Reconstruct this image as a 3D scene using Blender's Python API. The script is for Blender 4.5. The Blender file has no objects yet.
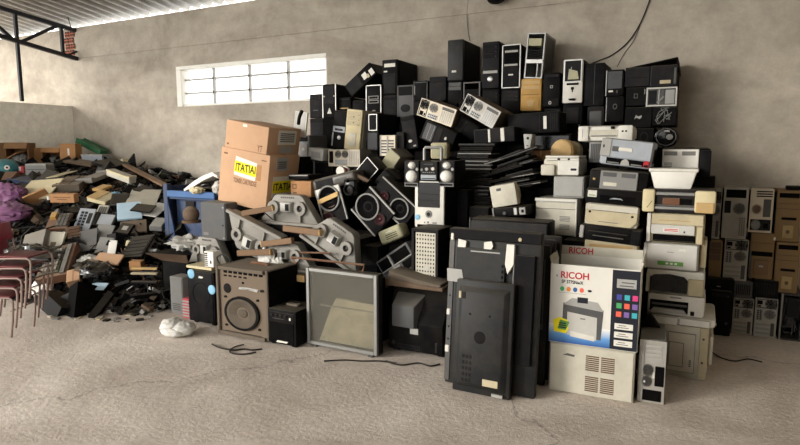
import bpy, bmesh, math, random
from mathutils import Vector, Matrix, noise
R = math.radians
rnd = random.Random(7)
SC = bpy.context.scene
COL = SC.collection
# ------------------------------------------------------------------ camera
FPX = 578.0; CAMZ = 1.6; YAW = R(27.6); PITCH = R(7.25)
f0 = Vector((-math.sin(YAW), math.cos(YAW), 0)); RIGHT = Vector((math.cos(YAW), math.sin(YAW), 0))
FWD = f0*math.cos(PITCH) + Vector((0, 0, -math.sin(PITCH)))
UP = f0*math.sin(PITCH) + Vector((0, 0, math.cos(PITCH)))
EYE = Vector((0, 0, CAMZ))
def ray(px, py): return FWD + RIGHT*((px-400)/FPX) + UP*((222.5-py)/FPX)
def P(px, py, Y):
    d = ray(px, py); return EYE + d*(Y/d.y)
def PZ(px, py, z):
    d = ray(px, py); return EYE + d*((z-CAMZ)/d.z)
def PX(px, py, X):
    d = ray(px, py); return EYE + d*(X/d.x)
# ------------------------------------------------------------------ materials
def s2l(c): return c/12.92 if c <= .04045 else ((c+.055)/1.055)**2.4
def hexc(h):
    h = h.lstrip('#'); return tuple(s2l(int(h[i:i+2], 16)/255) for i in (0, 2, 4)) + (1,)
MATS = {}
def mat(key, hx, rough=.6, metal=0., dirt=.25, dust=.35, scale=9., dirtc='#6b6152', dustc='#8d8473', spec=.25):
    m = bpy.data.materials.new(key); m.use_nodes = True
    nt = m.node_tree; N = nt.nodes; L = nt.links
    b = N['Principled BSDF']
    tc = N.new('ShaderNodeTexCoord')
    nz = N.new('ShaderNodeTexNoise'); nz.inputs['Scale'].default_value = scale; nz.inputs['Detail'].default_value = 5; nz.inputs['Roughness'].default_value = .65
    L.new(tc.outputs['Object'], nz.inputs['Vector'])
    rp = N.new('ShaderNodeMapRange'); rp.inputs['From Min'].default_value = .38; rp.inputs['From Max'].default_value = .72; rp.inputs['To Max'].default_value = dirt
    L.new(nz.outputs['Fac'], rp.inputs['Value'])
    mx = N.new('ShaderNodeMix'); mx.data_type = 'RGBA'
    mx.inputs['A'].default_value = hexc(hx); mx.inputs['B'].default_value = hexc(dirtc)
    L.new(rp.outputs['Result'], mx.inputs['Factor'])
    # settled dust on faces that look up
    g = N.new('ShaderNodeNewGeometry'); sp = N.new('ShaderNodeSeparateXYZ'); L.new(g.outputs['Normal'], sp.inputs[0])
    dr = N.new('ShaderNodeMapRange'); dr.inputs['From Min'].default_value = .45; dr.inputs['From Max'].default_value = .95; dr.inputs['To Max'].default_value = dust
    L.new(sp.outputs['Z'], dr.inputs['Value'])
    m2 = N.new('ShaderNodeMix'); m2.data_type = 'RGBA'; m2.inputs['B'].default_value = hexc(dustc)
    L.new(mx.outputs['Result'], m2.inputs['A']); L.new(dr.outputs['Result'], m2.inputs['Factor'])
    L.new(m2.outputs['Result'], b.inputs['Base Color'])
    rr = N.new('ShaderNodeMapRange'); rr.inputs['To Min'].default_value = max(0, rough-.1); rr.inputs['To Max'].default_value = min(1, rough+.2)
    L.new(nz.outputs['Fac'], rr.inputs['Value']); L.new(rr.outputs['Result'], b.inputs['Roughness'])
    if key in ('blk', 'blk2', 'dgrey', 'deep', 'spkbr'): spec = .04
    b.inputs['Metallic'].default_value = metal; b.inputs['Specular IOR Level'].default_value = spec
    MATS[key] = m; return m
for a in [
 ('blk', '#0e0e0f',.42,0,.05,.22), ('blk2', '#141416',.45,0,.06,.24), ('dgrey', '#202022',.5,0,.1,.26), ('deep', '#060607',.7,0,.03,.1),
 ('gloss', '#0b0c0e',.12,0,.05,.2), ('mgrey', '#4d4e4f',.55,0,.25), ('grey', '#7d7d7a',.55,0,.25), ('lgrey', '#a09f9a',.55,0,.2),
 ('bgrey','#9aa0a6',.5,0,.2), ('white', '#d3d0c6',.5,0,.18), ('offw', '#c0bbab',.55,0,.22), ('beige', '#b8ac8d',.6,0,.25), ('tan','#b99a68',.6,0,.25),
 ('gold','#b98f4c',.6,0,.3), ('cream', '#cbbe98',.65,0,.2), ('silver', '#a8a7a3',.35,.75,.2), ('steel','#8f8f8c',.4,.7,.25), ('dsteel','#4a4a4a',.45,.6,.3),
 ('rear','#a6a39b',.45,.35,.3), ('rearw', '#c4b9a5',.45,.2,.2), ('cast', '#86837c',.55,.12,.3), ('wood', '#775c44',.7,0,.3,.2), ('woodl','#c8a66d',.7,0,.3,.2), ('wooddk','#5f4630',.7,0,.3,.3),
 ('card', '#bd9878',.85,0,.12,.1), ('card2','#a67a50',.85,0,.2,.15), ('cardd','#7d5c3e',.85,0,.25,.15), ('cardo','#a87c55',.85,0,.2,.1),
 ('yellow','#efe022',.7,0,.05,.05), ('red','#a51f2b',.5,0,.1,.1), ('redt','#b3122a',.6,0,.03,0.), ('pink','#c4707c',.6,0,.2,.2),
 ('blue', '#23395a',.5,.1,.3,.3), ('blue2', '#395f90',.5,0,.1,.1), ('lblue','#b9d4e4',.6,0,.1,.1), ('sky','#7fb0cc',.5,0,.1,.1), ('teal','#356f74',.4,0,.15,.2),
 ('green','#1f5b3a',.5,0,.2,.2), ('lgreen','#5d8f45',.6,0,.1,.1), ('purple', '#7d4f78',.3,0,.2,.1), ('brown','#5d4a3a',.7,0,.4,.35), ('browng','#5d5348',.8,0,.4,.3),
 ('spkbr','#6d6053',.75,0,.35,.35), ('paper', '#d8d5cb',.8,0,.08,.05), ('ink','#20222a',.7,0,0,0), ('inkg','#7b7470',.8,0,0,0), ('inkbr','#7a5a45',.8,0,0,0), ('rust','#6a4632',.8,.1,.5,.3), ('pcb','#2d3b2c',.6,0,.4,.3),
 ('concg','#77726a',.9,0,.4,.3), ('orange','#d8813a',.6,0,.1,.1), ('redc','#b8414b',.5,0,.15,.1), ('chair','#6e2430',.45,.2,.2,.2), ('tube','#8e7a72',.4,.45,.35,.2), ('cablek','#15130f',.6,0,.1,.1),
 ('mag','#d2427c',.6,0,.03,0), ('cyan','#3fa6b0',.6,0,.03,0), ('indigo','#41478f',.6,0,.03,0), ('coral','#e0614d',.6,0,.03,0), ('grn','#4c9f63',.6,0,.03,0), ('vio','#7a5f9e',.6,0,.03,0),
 ('plastic', '#bdbbb4',.35,0,.15,.1), ('olive','#a6a283',.5,0,.2,.2), ('linen', '#dedbd2',.6,0,.08,.1), ('tvblk', '#18191a',.5,0,.12,.26), ('dkred','#3a1418',.4,0,.1,.1), ('trusspaint','#1d1f24',.5,.2,.15,.1)]:
    mat(*a)
def glassy(key, col, rough, trans, alpha=1.):
    m = mat(key, col, rough, 0, .25, .2); b = m.node_tree.nodes['Principled BSDF']
    b.inputs['Transmission Weight'].default_value = trans; b.inputs['IOR'].default_value = 1.2; b.inputs['Alpha'].default_value = alpha
    return m
glassy('dirtyglass', '#d8d4c6', .12, .9); glassy('windowglass', '#ffffff', .02, .0, .12); glassy('bag', '#eae8e0', .3, .25); glassy('pbag', '#85587f', .25, .2)
# gradient print used at the foot of the printer carton
def printgrad():
    m = bpy.data.materials.new('printblue'); m.use_nodes = True; nt = m.node_tree; N = nt.nodes; L = nt.links; b = N['Principled BSDF']
    tc = N.new('ShaderNodeTexCoord'); sp = N.new('ShaderNodeSeparateXYZ'); L.new(tc.outputs['Generated'], sp.inputs[0])
    cr = N.new('ShaderNodeValToRGB'); e = cr.color_ramp.elements
    e[0].position = .0; e[0].color = hexc('#1d4f92'); e[1].position = 1; e[1].color = hexc('#e8e5dd'); n = e.new(.45); n.color = hexc('#5d95cc')
    L.new(sp.outputs['Z'], cr.inputs['Fac']); L.new(cr.outputs['Color'], b.inputs['Base Color']); b.inputs['Roughness'].default_value = .5
    MATS['printblue'] = m
printgrad()
# ------------------------------------------------------------------ mesh building
class MB:
    def __init__(s): s.bm = bmesh.new(); s.mi = 0
    def _fin(s, before, M=None, mi=None, bev=0, seg=1):
        bm = s.bm
        vs = [v for v in bm.verts if v.index == -1 or v not in before] if before else list(bm.verts)
        return vs
    def geom(s, verts, faces, mi=0, M=None, bev=0., seg=1):
        bm = s.bm
        vv = [bm.verts.new(M @ Vector(v) if M else Vector(v)) for v in verts]
        ff = []
        for f in faces:
            try:
                k = bm.faces.new([vv[i] for i in f]); k.material_index = mi; ff.append(k)
            except ValueError: pass
        if bev > 0:
            es = list({e for f in ff for e in f.edges})
            bmesh.ops.bevel(bm, geom=es, offset=bev, segments=seg, affect='EDGES', profile=.5, clamp_overlap=True, material=-1)
        return s
    def box(s, x0, y0, z0, x1, y1, z1, bev=0., seg=1, mi=0, M=None):
        v = [(x0,y0,z0),(x1,y0,z0),(x1,y1,z0),(x0,y1,z0),(x0,y0,z1),(x1,y0,z1),(x1,y1,z1),(x0,y1,z1)]
        f = [(0,3,2,1),(4,5,6,7),(0,1,5,4),(1,2,6,5),(2,3,7,6),(3,0,4,7)]
        if bev: bev = min(bev, .45*min(abs(x1-x0), abs(y1-y0), abs(z1-z0)))
        return s.geom(v, f, mi, M, bev, seg)
    def prism(s, pts, y0, y1, mi=0, M=None, bev=0., seg=1):       # polygon in x,z (counter-clockwise seen from the front) extruded along y
        n = len(pts)
        v = [(x, y0, z) for x, z in pts] + [(x, y1, z) for x, z in pts]
        f = [tuple(range(n)), tuple(range(2*n-1, n-1, -1))] + [(i+n, (i+1) % n+n, (i+1) % n, i) for i in range(n)]
        return s.geom(v, f, mi, M, bev, seg)
    def frustum(s, a, b, ya, yb, mi=0, M=None, bev=0., seg=1):    # rect a=(x0,z0,x1,z1) at ya to rect b at yb
        v = [(a[0],ya,a[1]),(a[2],ya,a[1]),(a[2],ya,a[3]),(a[0],ya,a[3]),(b[0],yb,b[1]),(b[2],yb,b[1]),(b[2],yb,b[3]),(b[0],yb,b[3])]
        f = [(0,1,2,3),(7,6,5,4),(4,5,1,0),(5,6,2,1),(6,7,3,2),(7,4,0,3)]
        return s.geom(v, f, mi, M, bev, seg)
    def lathe(s, prof, seg=24, mi=0, M=None, sx=1, sz=1):         # profile [(radius, y)], axis y, front = -y
        v = []; f = []
        for r, y in prof:
            for k in range(seg):
                a = 2*math.pi*k/seg; v.append((r*sx*math.cos(a), y, r*sz*math.sin(a)))
        n = len(prof)
        for i in range(n-1):
            for k in range(seg):
                a, b = i*seg+k, i*seg+(k+1) % seg
                f.append((a, b, b+seg, a+seg))
        if prof[0][0] > 1e-6: f.append(tuple(range(seg-1, -1, -1)))
        if prof[-1][0] > 1e-6: f.append(tuple(range((n-1)*seg, n*seg)))
        return s.geom(v, f, mi, M)
    def annulus(s, ri, ro, y0, y1, seg=28, mi=0, M=None, sx=1, sz=1):
        pr = [(ri, y1), (ri, y0), (ro, y0), (ro, y1), (ri, y1)]
        v = []; f = []
        for r, y in pr[:4]:
            for k in range(seg):
                a = 2*math.pi*k/seg; v.append((r*sx*math.cos(a), y, r*sz*math.sin(a)))
        for i in range(4):
            j = (i+1) % 4
            for k in range(seg): f.append((i*seg+k, i*seg+(k+1) % seg, j*seg+(k+1) % seg, j*seg+k))
        return s.geom(v, f, mi, M)
    def tube(s, path, r, seg=8, mi=0, M=None, closed=False):
        pts = [Vector(p) for p in path]; n = len(pts); v = []; f = []
        up = Vector((0.13, .07, 1)).normalized(); prev = None
        for i, p in enumerate(pts):
            t = (pts[(i+1) % n]-pts[i-1]) if closed else (pts[min(i+1, n-1)]-pts[max(i-1, 0)])
            if t.length < 1e-9: t = Vector((0, 0, 1))
            t.normalize()
            a = prev if prev is not None else (up if abs(t.dot(up)) < .9 else Vector((1, 0, 0)))
            u = (a-t*a.dot(t)).normalized(); w = t.cross(u); prev = u
            rr = r[i] if isinstance(r, (list, tuple)) else r
            for k in range(seg):
                q = 2*math.pi*k/seg; v.append(tuple(p+u*(rr*math.cos(q))+w*(rr*math.sin(q))))
        m = n if closed else n-1
        for i in range(m):
            j = (i+1) % n
            for k in range(seg): f.append((i*seg+k, i*seg+(k+1) % seg, j*seg+(k+1) % seg, j*seg+k))
        if not closed: f += [tuple(range(seg-1, -1, -1)), tuple(range((n-1)*seg, n*seg))]
        return s.geom(v, f, mi, M)
    def ball(s, c, rx, ry, rz, seg=20, rings=12, mi=0, M=None, jit=0.):
        v = []; f = []; off = Vector((rnd.uniform(0, 50), rnd.uniform(0, 50), rnd.uniform(0, 50)))
        if jit: seg, rings = 36, 22
        for i in range(rings+1):
            a = math.pi*i/rings
            for k in range(seg):
                b = 2*math.pi*k/seg; q = Vector((math.sin(a)*math.cos(b), math.sin(a)*math.sin(b), math.cos(a))); j = 1+(jit*1.6*(abs(noise.noise(q*2.3+off))*1.3+abs(noise.noise(q*5.5+off))*.9-.55) if jit else 0)
                v.append((c[0]+rx*j*math.sin(a)*math.cos(b), c[1]+ry*j*math.sin(a)*math.sin(b), c[2]+rz*j*math.cos(a)))
        for i in range(rings):
            for k in range(seg): f.append(((i+1)*seg+k, (i+1)*seg+(k+1) % seg, i*seg+(k+1) % seg, i*seg+k))
        return s.geom(v, f, mi, M)
    def build(s, name, mats, parent=None, smooth=35):
        bm = s.bm
        bmesh.ops.remove_doubles(bm, verts=bm.verts, dist=1e-6)
        bmesh.ops.recalc_face_normals(bm, faces=bm.faces)
        me = bpy.data.meshes.new(name); bm.to_mesh(me); bm.free()
        for m in (mats if isinstance(mats, (list, tuple)) else [mats]): me.materials.append(MATS[m] if isinstance(m, str) else m)
        me.polygons.foreach_set('use_smooth', [True]*len(me.polygons)); me.set_sharp_from_angle(angle=R(smooth))
        o = bpy.data.objects.new(name, me); COL.objects.link(o)
        if parent is not None: o.parent = parent
        return o
def tag(o, label=None, cat=None, group=None, kind=None):
    if label: o['label'] = label
    if cat: o['category'] = cat
    if group: o['group'] = group
    if kind: o['kind'] = kind
    return o
PILE = []
def thing(name, label, cat, loc=(0, 0, 0), rot=(0, 0, 0), group=None):
    o = bpy.data.objects.new(name, None); COL.objects.link(o); o.empty_display_size = .05
    o.location = loc; o.rotation_euler = rot; tag(o, label, cat, group); PILE.append(o); return o
_txt = {}
def text_mesh(s):
    if s in _txt: return _txt[s]
    cu = bpy.data.curves.new('lettering', 'FONT'); cu.body = s; cu.offset = .022
    o = bpy.data.objects.new('lettering', cu); COL.objects.link(o)
    dg = bpy.context.evaluated_depsgraph_get(); dg.update()
    me = bpy.data.meshes.new_from_object(o.evaluated_get(dg))
    vs = [tuple(v.co) for v in me.vertices]; fs = [tuple(p.vertices) for p in me.polygons]
    bpy.data.objects.remove(o); bpy.data.curves.remove(cu); bpy.data.meshes.remove(me)
    _txt[s] = (vs, fs); return _txt[s]
def text_part(name, parent, s, m, x0, z0, x1, z1, y, side='F'):
    vs, fs = text_mesh(s)
    a = min(v[0] for v in vs); b = max(v[0] for v in vs); c = min(v[1] for v in vs); d = max(v[1] for v in vs)
    out = []
    for v in vs:
        u = x0+(v[0]-a)/(b-a)*(x1-x0); w = z0+(v[1]-c)/(d-c)*(z1-z0)
        out.append((u, y, w) if side == 'F' else (y, u, w))
    g = MB(); g.geom(out, fs)
    me_o = g.build(name, m, parent); return me_o
# front features: (name, kind, material, x0, z0, x1, z1, out, extra) in fractions of the front; dark slabs paint the shade inside openings
def feats(root, w, h, yf, specs, parent=None, last=None):
    last = parent
    for sp in specs:
        name, kind, m, x0, z0, x1, z1 = sp[:7]; out = sp[7] if len(sp) > 7 else .004; ex = sp[8] if len(sp) > 8 else None
        sub = name.startswith('>'); name = name.lstrip('>')
        par = last if (sub and last is not None) else root
        X0 = (x0-.5)*w; X1 = (x1-.5)*w; Z0 = z0*h; Z1 = z1*h; cx = (X0+X1)/2; cz = (Z0+Z1)/2; rx = (X1-X0)/2; rz = (Z1-Z0)/2
        yo = yf-out; yb = yf+.003
        g = MB(); M = Matrix.Translation((cx, 0, cz)); k = rx and rz/rx
        if kind == 'box': g.box(X0, yo, Z0, X1, yb, Z1, bev=min(.004, out*.4))
        elif kind == 'rbox': g.box(X0, yo, Z0, X1, yb, Z1, bev=min(rx, rz)*.3, seg=2)
        elif kind == 'frame':
            t = ex or .006
            g.box(X0, yo, Z0, X0+t, yb, Z1); g.box(X1-t, yo, Z0, X1, yb, Z1); g.box(X0+t, yo, Z0, X1-t, yb, Z0+t); g.box(X0+t, yo, Z1-t, X1-t, yb, Z1)
        elif kind == 'disc': g.lathe([(rx, yb), (rx, yo+.3*out), (rx*.88, yo)], 20, M=M, sz=k)
        elif kind == 'ring': g.annulus(rx*(ex or .78), rx, yo, yb, M=M, sz=k)
        elif kind == 'cone': g.lathe([(rx, yb), (rx, yo), (rx*.9, yo-.002), (rx*.82, yo+.002), (rx*.34, yb-.001), (rx*.3, yo+.6*out), (rx*.15, yo+.3*out), (0, yo+.25*out)], 28, M=M, sz=k)
        elif kind == 'dome': g.lathe([(rx, yb)]+[(rx*math.cos(a), yb-out*math.sin(a)) for a in (R(15), R(35), R(55), R(75))]+[(0, yb-out)], 24, M=M, sz=k)
        elif kind == 'hb':
            n = ex; st = (Z1-Z0)/n
            for i in range(n): g.box(X0, yo, Z0+st*(i+.2), X1, yb, Z0+st*(i+.75))
        elif kind == 'vb':
            n = ex; st = (X1-X0)/n
            for i in range(n): g.box(X0+st*(i+.2), yo, Z0, X0+st*(i+.75), yb, Z1)
        elif kind == 'grid':
            nx, nz = ex; a = (X1-X0)/nx; b = (Z1-Z0)/nz
            for i in range(nx):
                for j in range(nz): g.box(X0+a*(i+.2), yo, Z0+b*(j+.2), X0+a*(i+.8), yb, Z0+b*(j+.8))
        elif kind == 'dots':
            nx, nz = ex; a = (X1-X0)/nx; b = (Z1-Z0)/nz
            for i in range(nx):
                for j in range(nz): g.box(X0+a*(i+.3), yo, Z0+b*(j+.3), X0+a*(i+.7), yb, Z0+b*(j+.72))
        elif kind == 'fan':
            g.annulus(rx*.93, rx, yo, yb, M=M, sz=k)
            for q in (.3, .5, .7): g.annulus(rx*q, rx*q+.12*rx, yo+.001, yb, M=M, sz=k)
            for q in range(4): g.box(-rx*.95, yo+.001, -rx*.05, rx*.95, yb, rx*.05, M=M @ Matrix.Rotation(R(45*q), 4, 'Y'))
        elif kind == 'tri': g.prism([(X0, Z0), (X1, Z0), (cx, Z1)], yo, yb)
        elif kind == 'poly': g.prism([((px-.5)*w, pz*h) for px, pz in ex], yo, yb)
        elif kind == 'txt':
            last0 = last; text_part(name, par, ex, m, X0, Z0, X1, Z1, yo); g.bm.free()
            continue
        o = g.build(name, m, par)
        if not sub: last = o
def sidefeats(root, d, h, xs, specs, sgn=1):                      # same on a side wall, fractions of depth from front
    for name, kind, m, y0, z0, y1, z1, out, *ex in specs:
        Y0 = (y0-.5)*d; Y1 = (y1-.5)*d
        if kind == 'txt': text_part(name, root, ex[0], m, Y0, z0*h, Y1, z1*h, xs+sgn*out, 'S'); continue
        g = MB(); a, b = sorted((xs-sgn*.002, xs+sgn*out))
        if kind == 'box': g.box(a, Y0, z0*h, b, Y1, z1*h, bev=out*.3)
        elif kind == 'hb':
            n = ex[0]; st = (z1-z0)*h/n
            for i in range(n): g.box(a, Y0, z0*h+st*(i+.2), b, Y1, z0*h+st*(i+.75))
        g.build(name, m, root)
# ------------------------------------------------------------------ placing
def place(q, Y):
    """front face in the wall-parallel plane at depth Y -> base centre of the front, width, height, roll"""
    if len(q) == 4:
        x0, y0, x1, y1 = q; xm = (x0+x1)/2; ym = (y0+y1)/2
        a = P(x0, ym, Y).x; b = P(x1, ym, Y).x; lo = P(xm, y1, Y).z; hi = P(xm, y0, Y).z
        return Vector(((a+b)/2, Y, lo)), b-a, hi-lo, 0.
    BL, BR, TL = [P(p[0], p[1], Y) for p in q]
    u = BR-BL; v = TL-BL; w = u.length; h = v.length
    au = math.atan2(u.z, u.x); av = math.atan2(v.z, v.x)-math.pi/2
    if av-au > math.pi: av -= 2*math.pi
    if av-au < -math.pi: av += 2*math.pi
    an = (au+av)/2
    c = (BL + u/2 + v/2)-Vector((-math.sin(an), 0, math.cos(an)))*(h/2)
    return c, w, h, -an
def root_at(name, label, cat, q, Y, d, group=None, yaw=0., pitch=0., zfix=None):
    c, w, h, roll = place(q, Y)
    z = c.z if zfix is None else zfix
    if zfix is not None: h += c.z-zfix
    o = thing(name, label, cat, (c.x, Y+d/2, z), (R(pitch), roll, R(yaw)), group)
    return o, w, h
# ================================================================== the room
def surf(key, cols, scale, fine, bump, rough=.9, bands=0., stretch=(1, 1, 1), cracks=0.):
    m = bpy.data.materials.new(key); m.use_nodes = True; nt = m.node_tree; N = nt.nodes; L = nt.links; b = N['Principled BSDF']
    tc = N.new('ShaderNodeTexCoord'); mp = N.new('ShaderNodeMapping'); mp.inputs['Scale'].default_value = stretch
    L.new(tc.outputs['Object'], mp.inputs['Vector'])
    n1 = N.new('ShaderNodeTexNoise'); n1.inputs['Scale'].default_value = scale; n1.inputs['Detail'].default_value = 7; n1.inputs['Roughness'].default_value = .62; n1.inputs['Distortion'].default_value = .6
    L.new(mp.outputs[0], n1.inputs['Vector'])
    cr = N.new('ShaderNodeValToRGB'); e = cr.color_ramp.elements
    e[0].position = .32; e[0].color = hexc(cols[0]); e[1].position = .7; e[1].color = hexc(cols[-1])
    if len(cols) == 3: q = e.new(.5); q.color = hexc(cols[1])
    L.new(n1.outputs['Fac'], cr.inputs['Fac'])
    n2 = N.new('ShaderNodeTexNoise'); n2.inputs['Scale'].default_value = fine; n2.inputs['Detail'].default_value = 6; n2.inputs['Roughness'].default_value = .75
    L.new(tc.outputs['Object'], n2.inputs['Vector'])
    mr = N.new('ShaderNodeMapRange'); mr.inputs['From Min'].default_value = .3; mr.inputs['From Max'].default_value = .7; mr.inputs['To Min'].default_value = .8; mr.inputs['To Max'].default_value = 1.12
    L.new(n2.outputs['Fac'], mr.inputs['Value'])
    mu = N.new('ShaderNodeVectorMath'); mu.operation = 'MULTIPLY'; L.new(cr.outputs['Color'], mu.inputs[0]); L.new(mr.outputs['Result'], mu.inputs[1])
    out = mu.outputs[0]
    hgt = n2.outputs['Fac']
    if cracks:
        n4 = N.new('ShaderNodeTexNoise'); n4.inputs['Scale'].default_value = 3.2; n4.inputs['Detail'].default_value = 8; n4.inputs['Roughness'].default_value = .7; n4.inputs['Distortion'].default_value = .2; L.new(tc.outputs['Object'], n4.inputs['Vector'])
        ad = N.new('ShaderNodeMath'); ad.operation = 'MULTIPLY_ADD'; ad.inputs[1].default_value = .9; L.new(n4.outputs['Fac'], ad.inputs[0]); L.new(hgt, ad.inputs[2]); hgt = ad.outputs[0]
        wv = N.new('ShaderNodeTexVoronoi'); wv.feature = 'DISTANCE_TO_EDGE'; wv.inputs['Scale'].default_value = .33
        ds = N.new('ShaderNodeVectorMath'); ds.operation = 'MULTIPLY_ADD'; ds.inputs[1].default_value = (.5, .5, .5)
        n3 = N.new('ShaderNodeTexNoise'); n3.inputs['Scale'].default_value = 3.9; n3.inputs['Detail'].default_value = 6; L.new(tc.outputs['Object'], n3.inputs['Vector'])
        L.new(n3.outputs['Color'], ds.inputs[0]); L.new(tc.outputs['Object'], ds.inputs[2]); L.new(ds.outputs[0], wv.inputs['Vector'])
        c2 = N.new('ShaderNodeMapRange'); c2.inputs['From Max'].default_value = .004; c2.inputs['To Min'].default_value = 1-cracks
        L.new(wv.outputs['Distance'], c2.inputs['Value'])
        m3 = N.new('ShaderNodeVectorMath'); m3.operation = 'MULTIPLY'; L.new(out, m3.inputs[0]); L.new(c2.outputs['Result'], m3.inputs[1]); out = m3.outputs[0]
    L.new(out, b.inputs['Base Color']); b.inputs['Roughness'].default_value = rough; b.inputs['Specular IOR Level'].default_value = .2
    bp = N.new('ShaderNodeBump'); bp.inputs['Strength'].default_value = bump; bp.inputs['Distance'].default_value = .02
    L.new(hgt, bp.inputs['Height']); L.new(bp.outputs[0], b.inputs['Normal'])
    MATS[key] = m; return m
surf('plaster', ('#8f8679', '#a79e90', '#b9b0a1'), .7, 5, .25, stretch=(.7, 1, 1.6))
surf('plasterl', ('#b5ab9b', '#cbc2b2', '#d8d0c1'), 1.1, 7, .2)
surf('palewall', ('#dad4c4', '#e2dccd', '#e8e3d6'), .8, 9, .1)
surf('concrete', ('#b0a396', '#c9bdb0', '#dfd4c7'), 1.1, 30, .6, cracks=.45)
surf('sheet', ('#8d8a84', '#a19e98', '#b2afa9'), 1.5, 8, .05, rough=.5)
WY = 6.27; WL = -9.56; WT = P(120, 21, 6.27).z
def struct(name, g, m, parent=None):
    o = g.build(name, m, parent)
    if parent is None: o['kind'] = 'structure'
    return o
g = MB(); g.box(-14, -9, -.2, 9, 8, 0); struct('floor', g, 'concrete')
wx0 = P(177, 87, WY).x; wx1 = P(327, 76, WY).x; wz0 = P(250, 103.5, WY).z; wz1 = P(250, 60, WY).z
g = MB()
for a in [(-15, 0, wx0, WT), (wx1, 0, 7, 6.2), (wx0, 0, wx1, wz0), (wx0, wz1, wx1, WT)]: g.box(a[0], WY, a[1], a[2], WY+.16, min(a[3], WT))
struct('wall_back', g, 'plaster')
g = MB(); g.box(WL-.14, 2.8, 0, WL, WY, 2.3); g.box(WL-.155, 2.8, 2.3, WL+.015, WY, 2.32); struct('wall_left', g, 'palewall')
g = MB(); g.box(WL-.02, WY-.014, P(75, 59, WY).z, 7, WY, WT); struct('trim_3', g, 'plaster')
g = MB(); g.box(2.4, -2.2, 0, 2.6, WY, 3.8); struct('wall_right', g, 'plaster')  # unseen wall, pulled in close to darken the right side
g = MB(); g.box(-1.2, -2.2, 0, 2.6, -2.0, 4.75); struct('shade_wall_front', g, 'plaster')  # unseen wall added behind the camera to cut front light on the right
# hollow-brick patch left unplastered at the corner
g = MB()
ba, bb = P(66.5, 57, WY), P(74.5, 31, WY); nb = 4; hb = (bb.z-ba.z)/nb; bw = (bb.x-ba.x)/2
for i in range(nb):
    for k in range(2):
        x0 = ba.x+k*bw+(.03 if i % 2 else 0); z0 = ba.z+i*hb
        g.box(x0, WY-.03, z0+.008, x0+bw-.012, WY+.005, z0+hb-.008, bev=.004)
        for q in range(2):
            for r_ in range(2): g.box(x0+.02+r_*bw*.46, WY-.033, z0+.02+q*hb*.45, x0+.02+r_*bw*.46+bw*.34, WY-.029, z0+.02+q*hb*.45+hb*.3, mi=1)
mat('brick', '#a8644e', .9, 0, .3, .1); mat('brickhole', '#4a2c22', .9, 0, .1, .1)
struct('trim_1', g, ['brick', 'brickhole'])
# corrugated roof sheets, falling towards the back wall
g = MB(); xs = []; ys = [-3.2, 0, 3, WY+.2]; x = -12.5
SL = .135; RZ = WT+.1
def roofz(y): return RZ+(WY-y)*SL
prof = []
while x < 6:
    for dx, dz in ((0, 0), (.07, 0), (.11, .045), (.18, .045)): prof.append((x+dx, dz))
    x += .22
v = []; f = []
for y in ys:
    for px, dz in prof: v.append((px, y, roofz(y)+dz))
n = len(prof)
for j in range(len(ys)-1):
    for i in range(n-1): f.append((j*n+i, j*n+i+1, (j+1)*n+i+1, (j+1)*n+i))
g.geom(v, f)
ro = struct('ceiling', g, 'sheet'); md = ro.modifiers.new('thick', 'SOLIDIFY'); md.thickness = .004
# purlins
g = MB()
for y in (4.6, 2.6, .6, -1.4): g.box(-12.5, y-.03, roofz(y)-.1, 6, y+.03, roofz(y)-.004)
struct('trim_2', g, 'steel')
# steel truss along the left wall
TX = WL+.25
root = thing('roof_truss', 'dark painted steel roof truss beside the left wall', 'roof truss', (TX, WY, 0)); PILE.pop()
def tp(px, py):
    p = PX(px, py, TX); return Vector((0, p.y-WY, p.z))
def member(name, a, b, w=.05, d=.07):
    v = b-a; L_ = v.length; M = Matrix.Translation(a) @ v.to_track_quat('Y', 'Z').to_matrix().to_4x4()
    g = MB(); g.box(-d/2, 0, -w/2, d/2, L_, w/2, bev=.004, M=M); return g.build(name, 'trusspaint', root)
t0, t1 = tp(0, 8), tp(72, 29.5); b0, b1 = tp(0, 36), tp(74, 58)
def ext(a, b, y): return a+(b-a)*((y-a.y)/(b.y-a.y))
for y in (-5.6,): 
    member('top_chord', ext(t0, t1, y), ext(t0, t1, -.02), .06); member('bottom_chord', ext(b0, b1, y), ext(b0, b1, -.02), .06)
def mem2(name, ya, yb, up=True):
    a = ext(b0, b1, ya) if up else ext(t0, t1, ya); b = ext(t0, t1, yb) if up else ext(b0, b1, yb); member(name, a, b, .045, .05)
yv1 = tp(62, 40).y; yv0 = tp(16, 27).y; st = yv1-yv0
for k in range(4): mem2('vertical_web', yv1-st*k, yv1-st*k)
for k in range(4): mem2('diagonal_web', yv1-st*(k+1)+.05, yv1-st*k-.05, k % 2 == 0)
member('end_brace', ext(b0, b1, yv1+.05), ext(b0, b1, -.02)+Vector((0, 0, .12)), .03, .03)
pb = ext(b0, b1, yv0); member('post', Vector((0, pb.y, 2.325)), pb, .045, .05)
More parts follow.
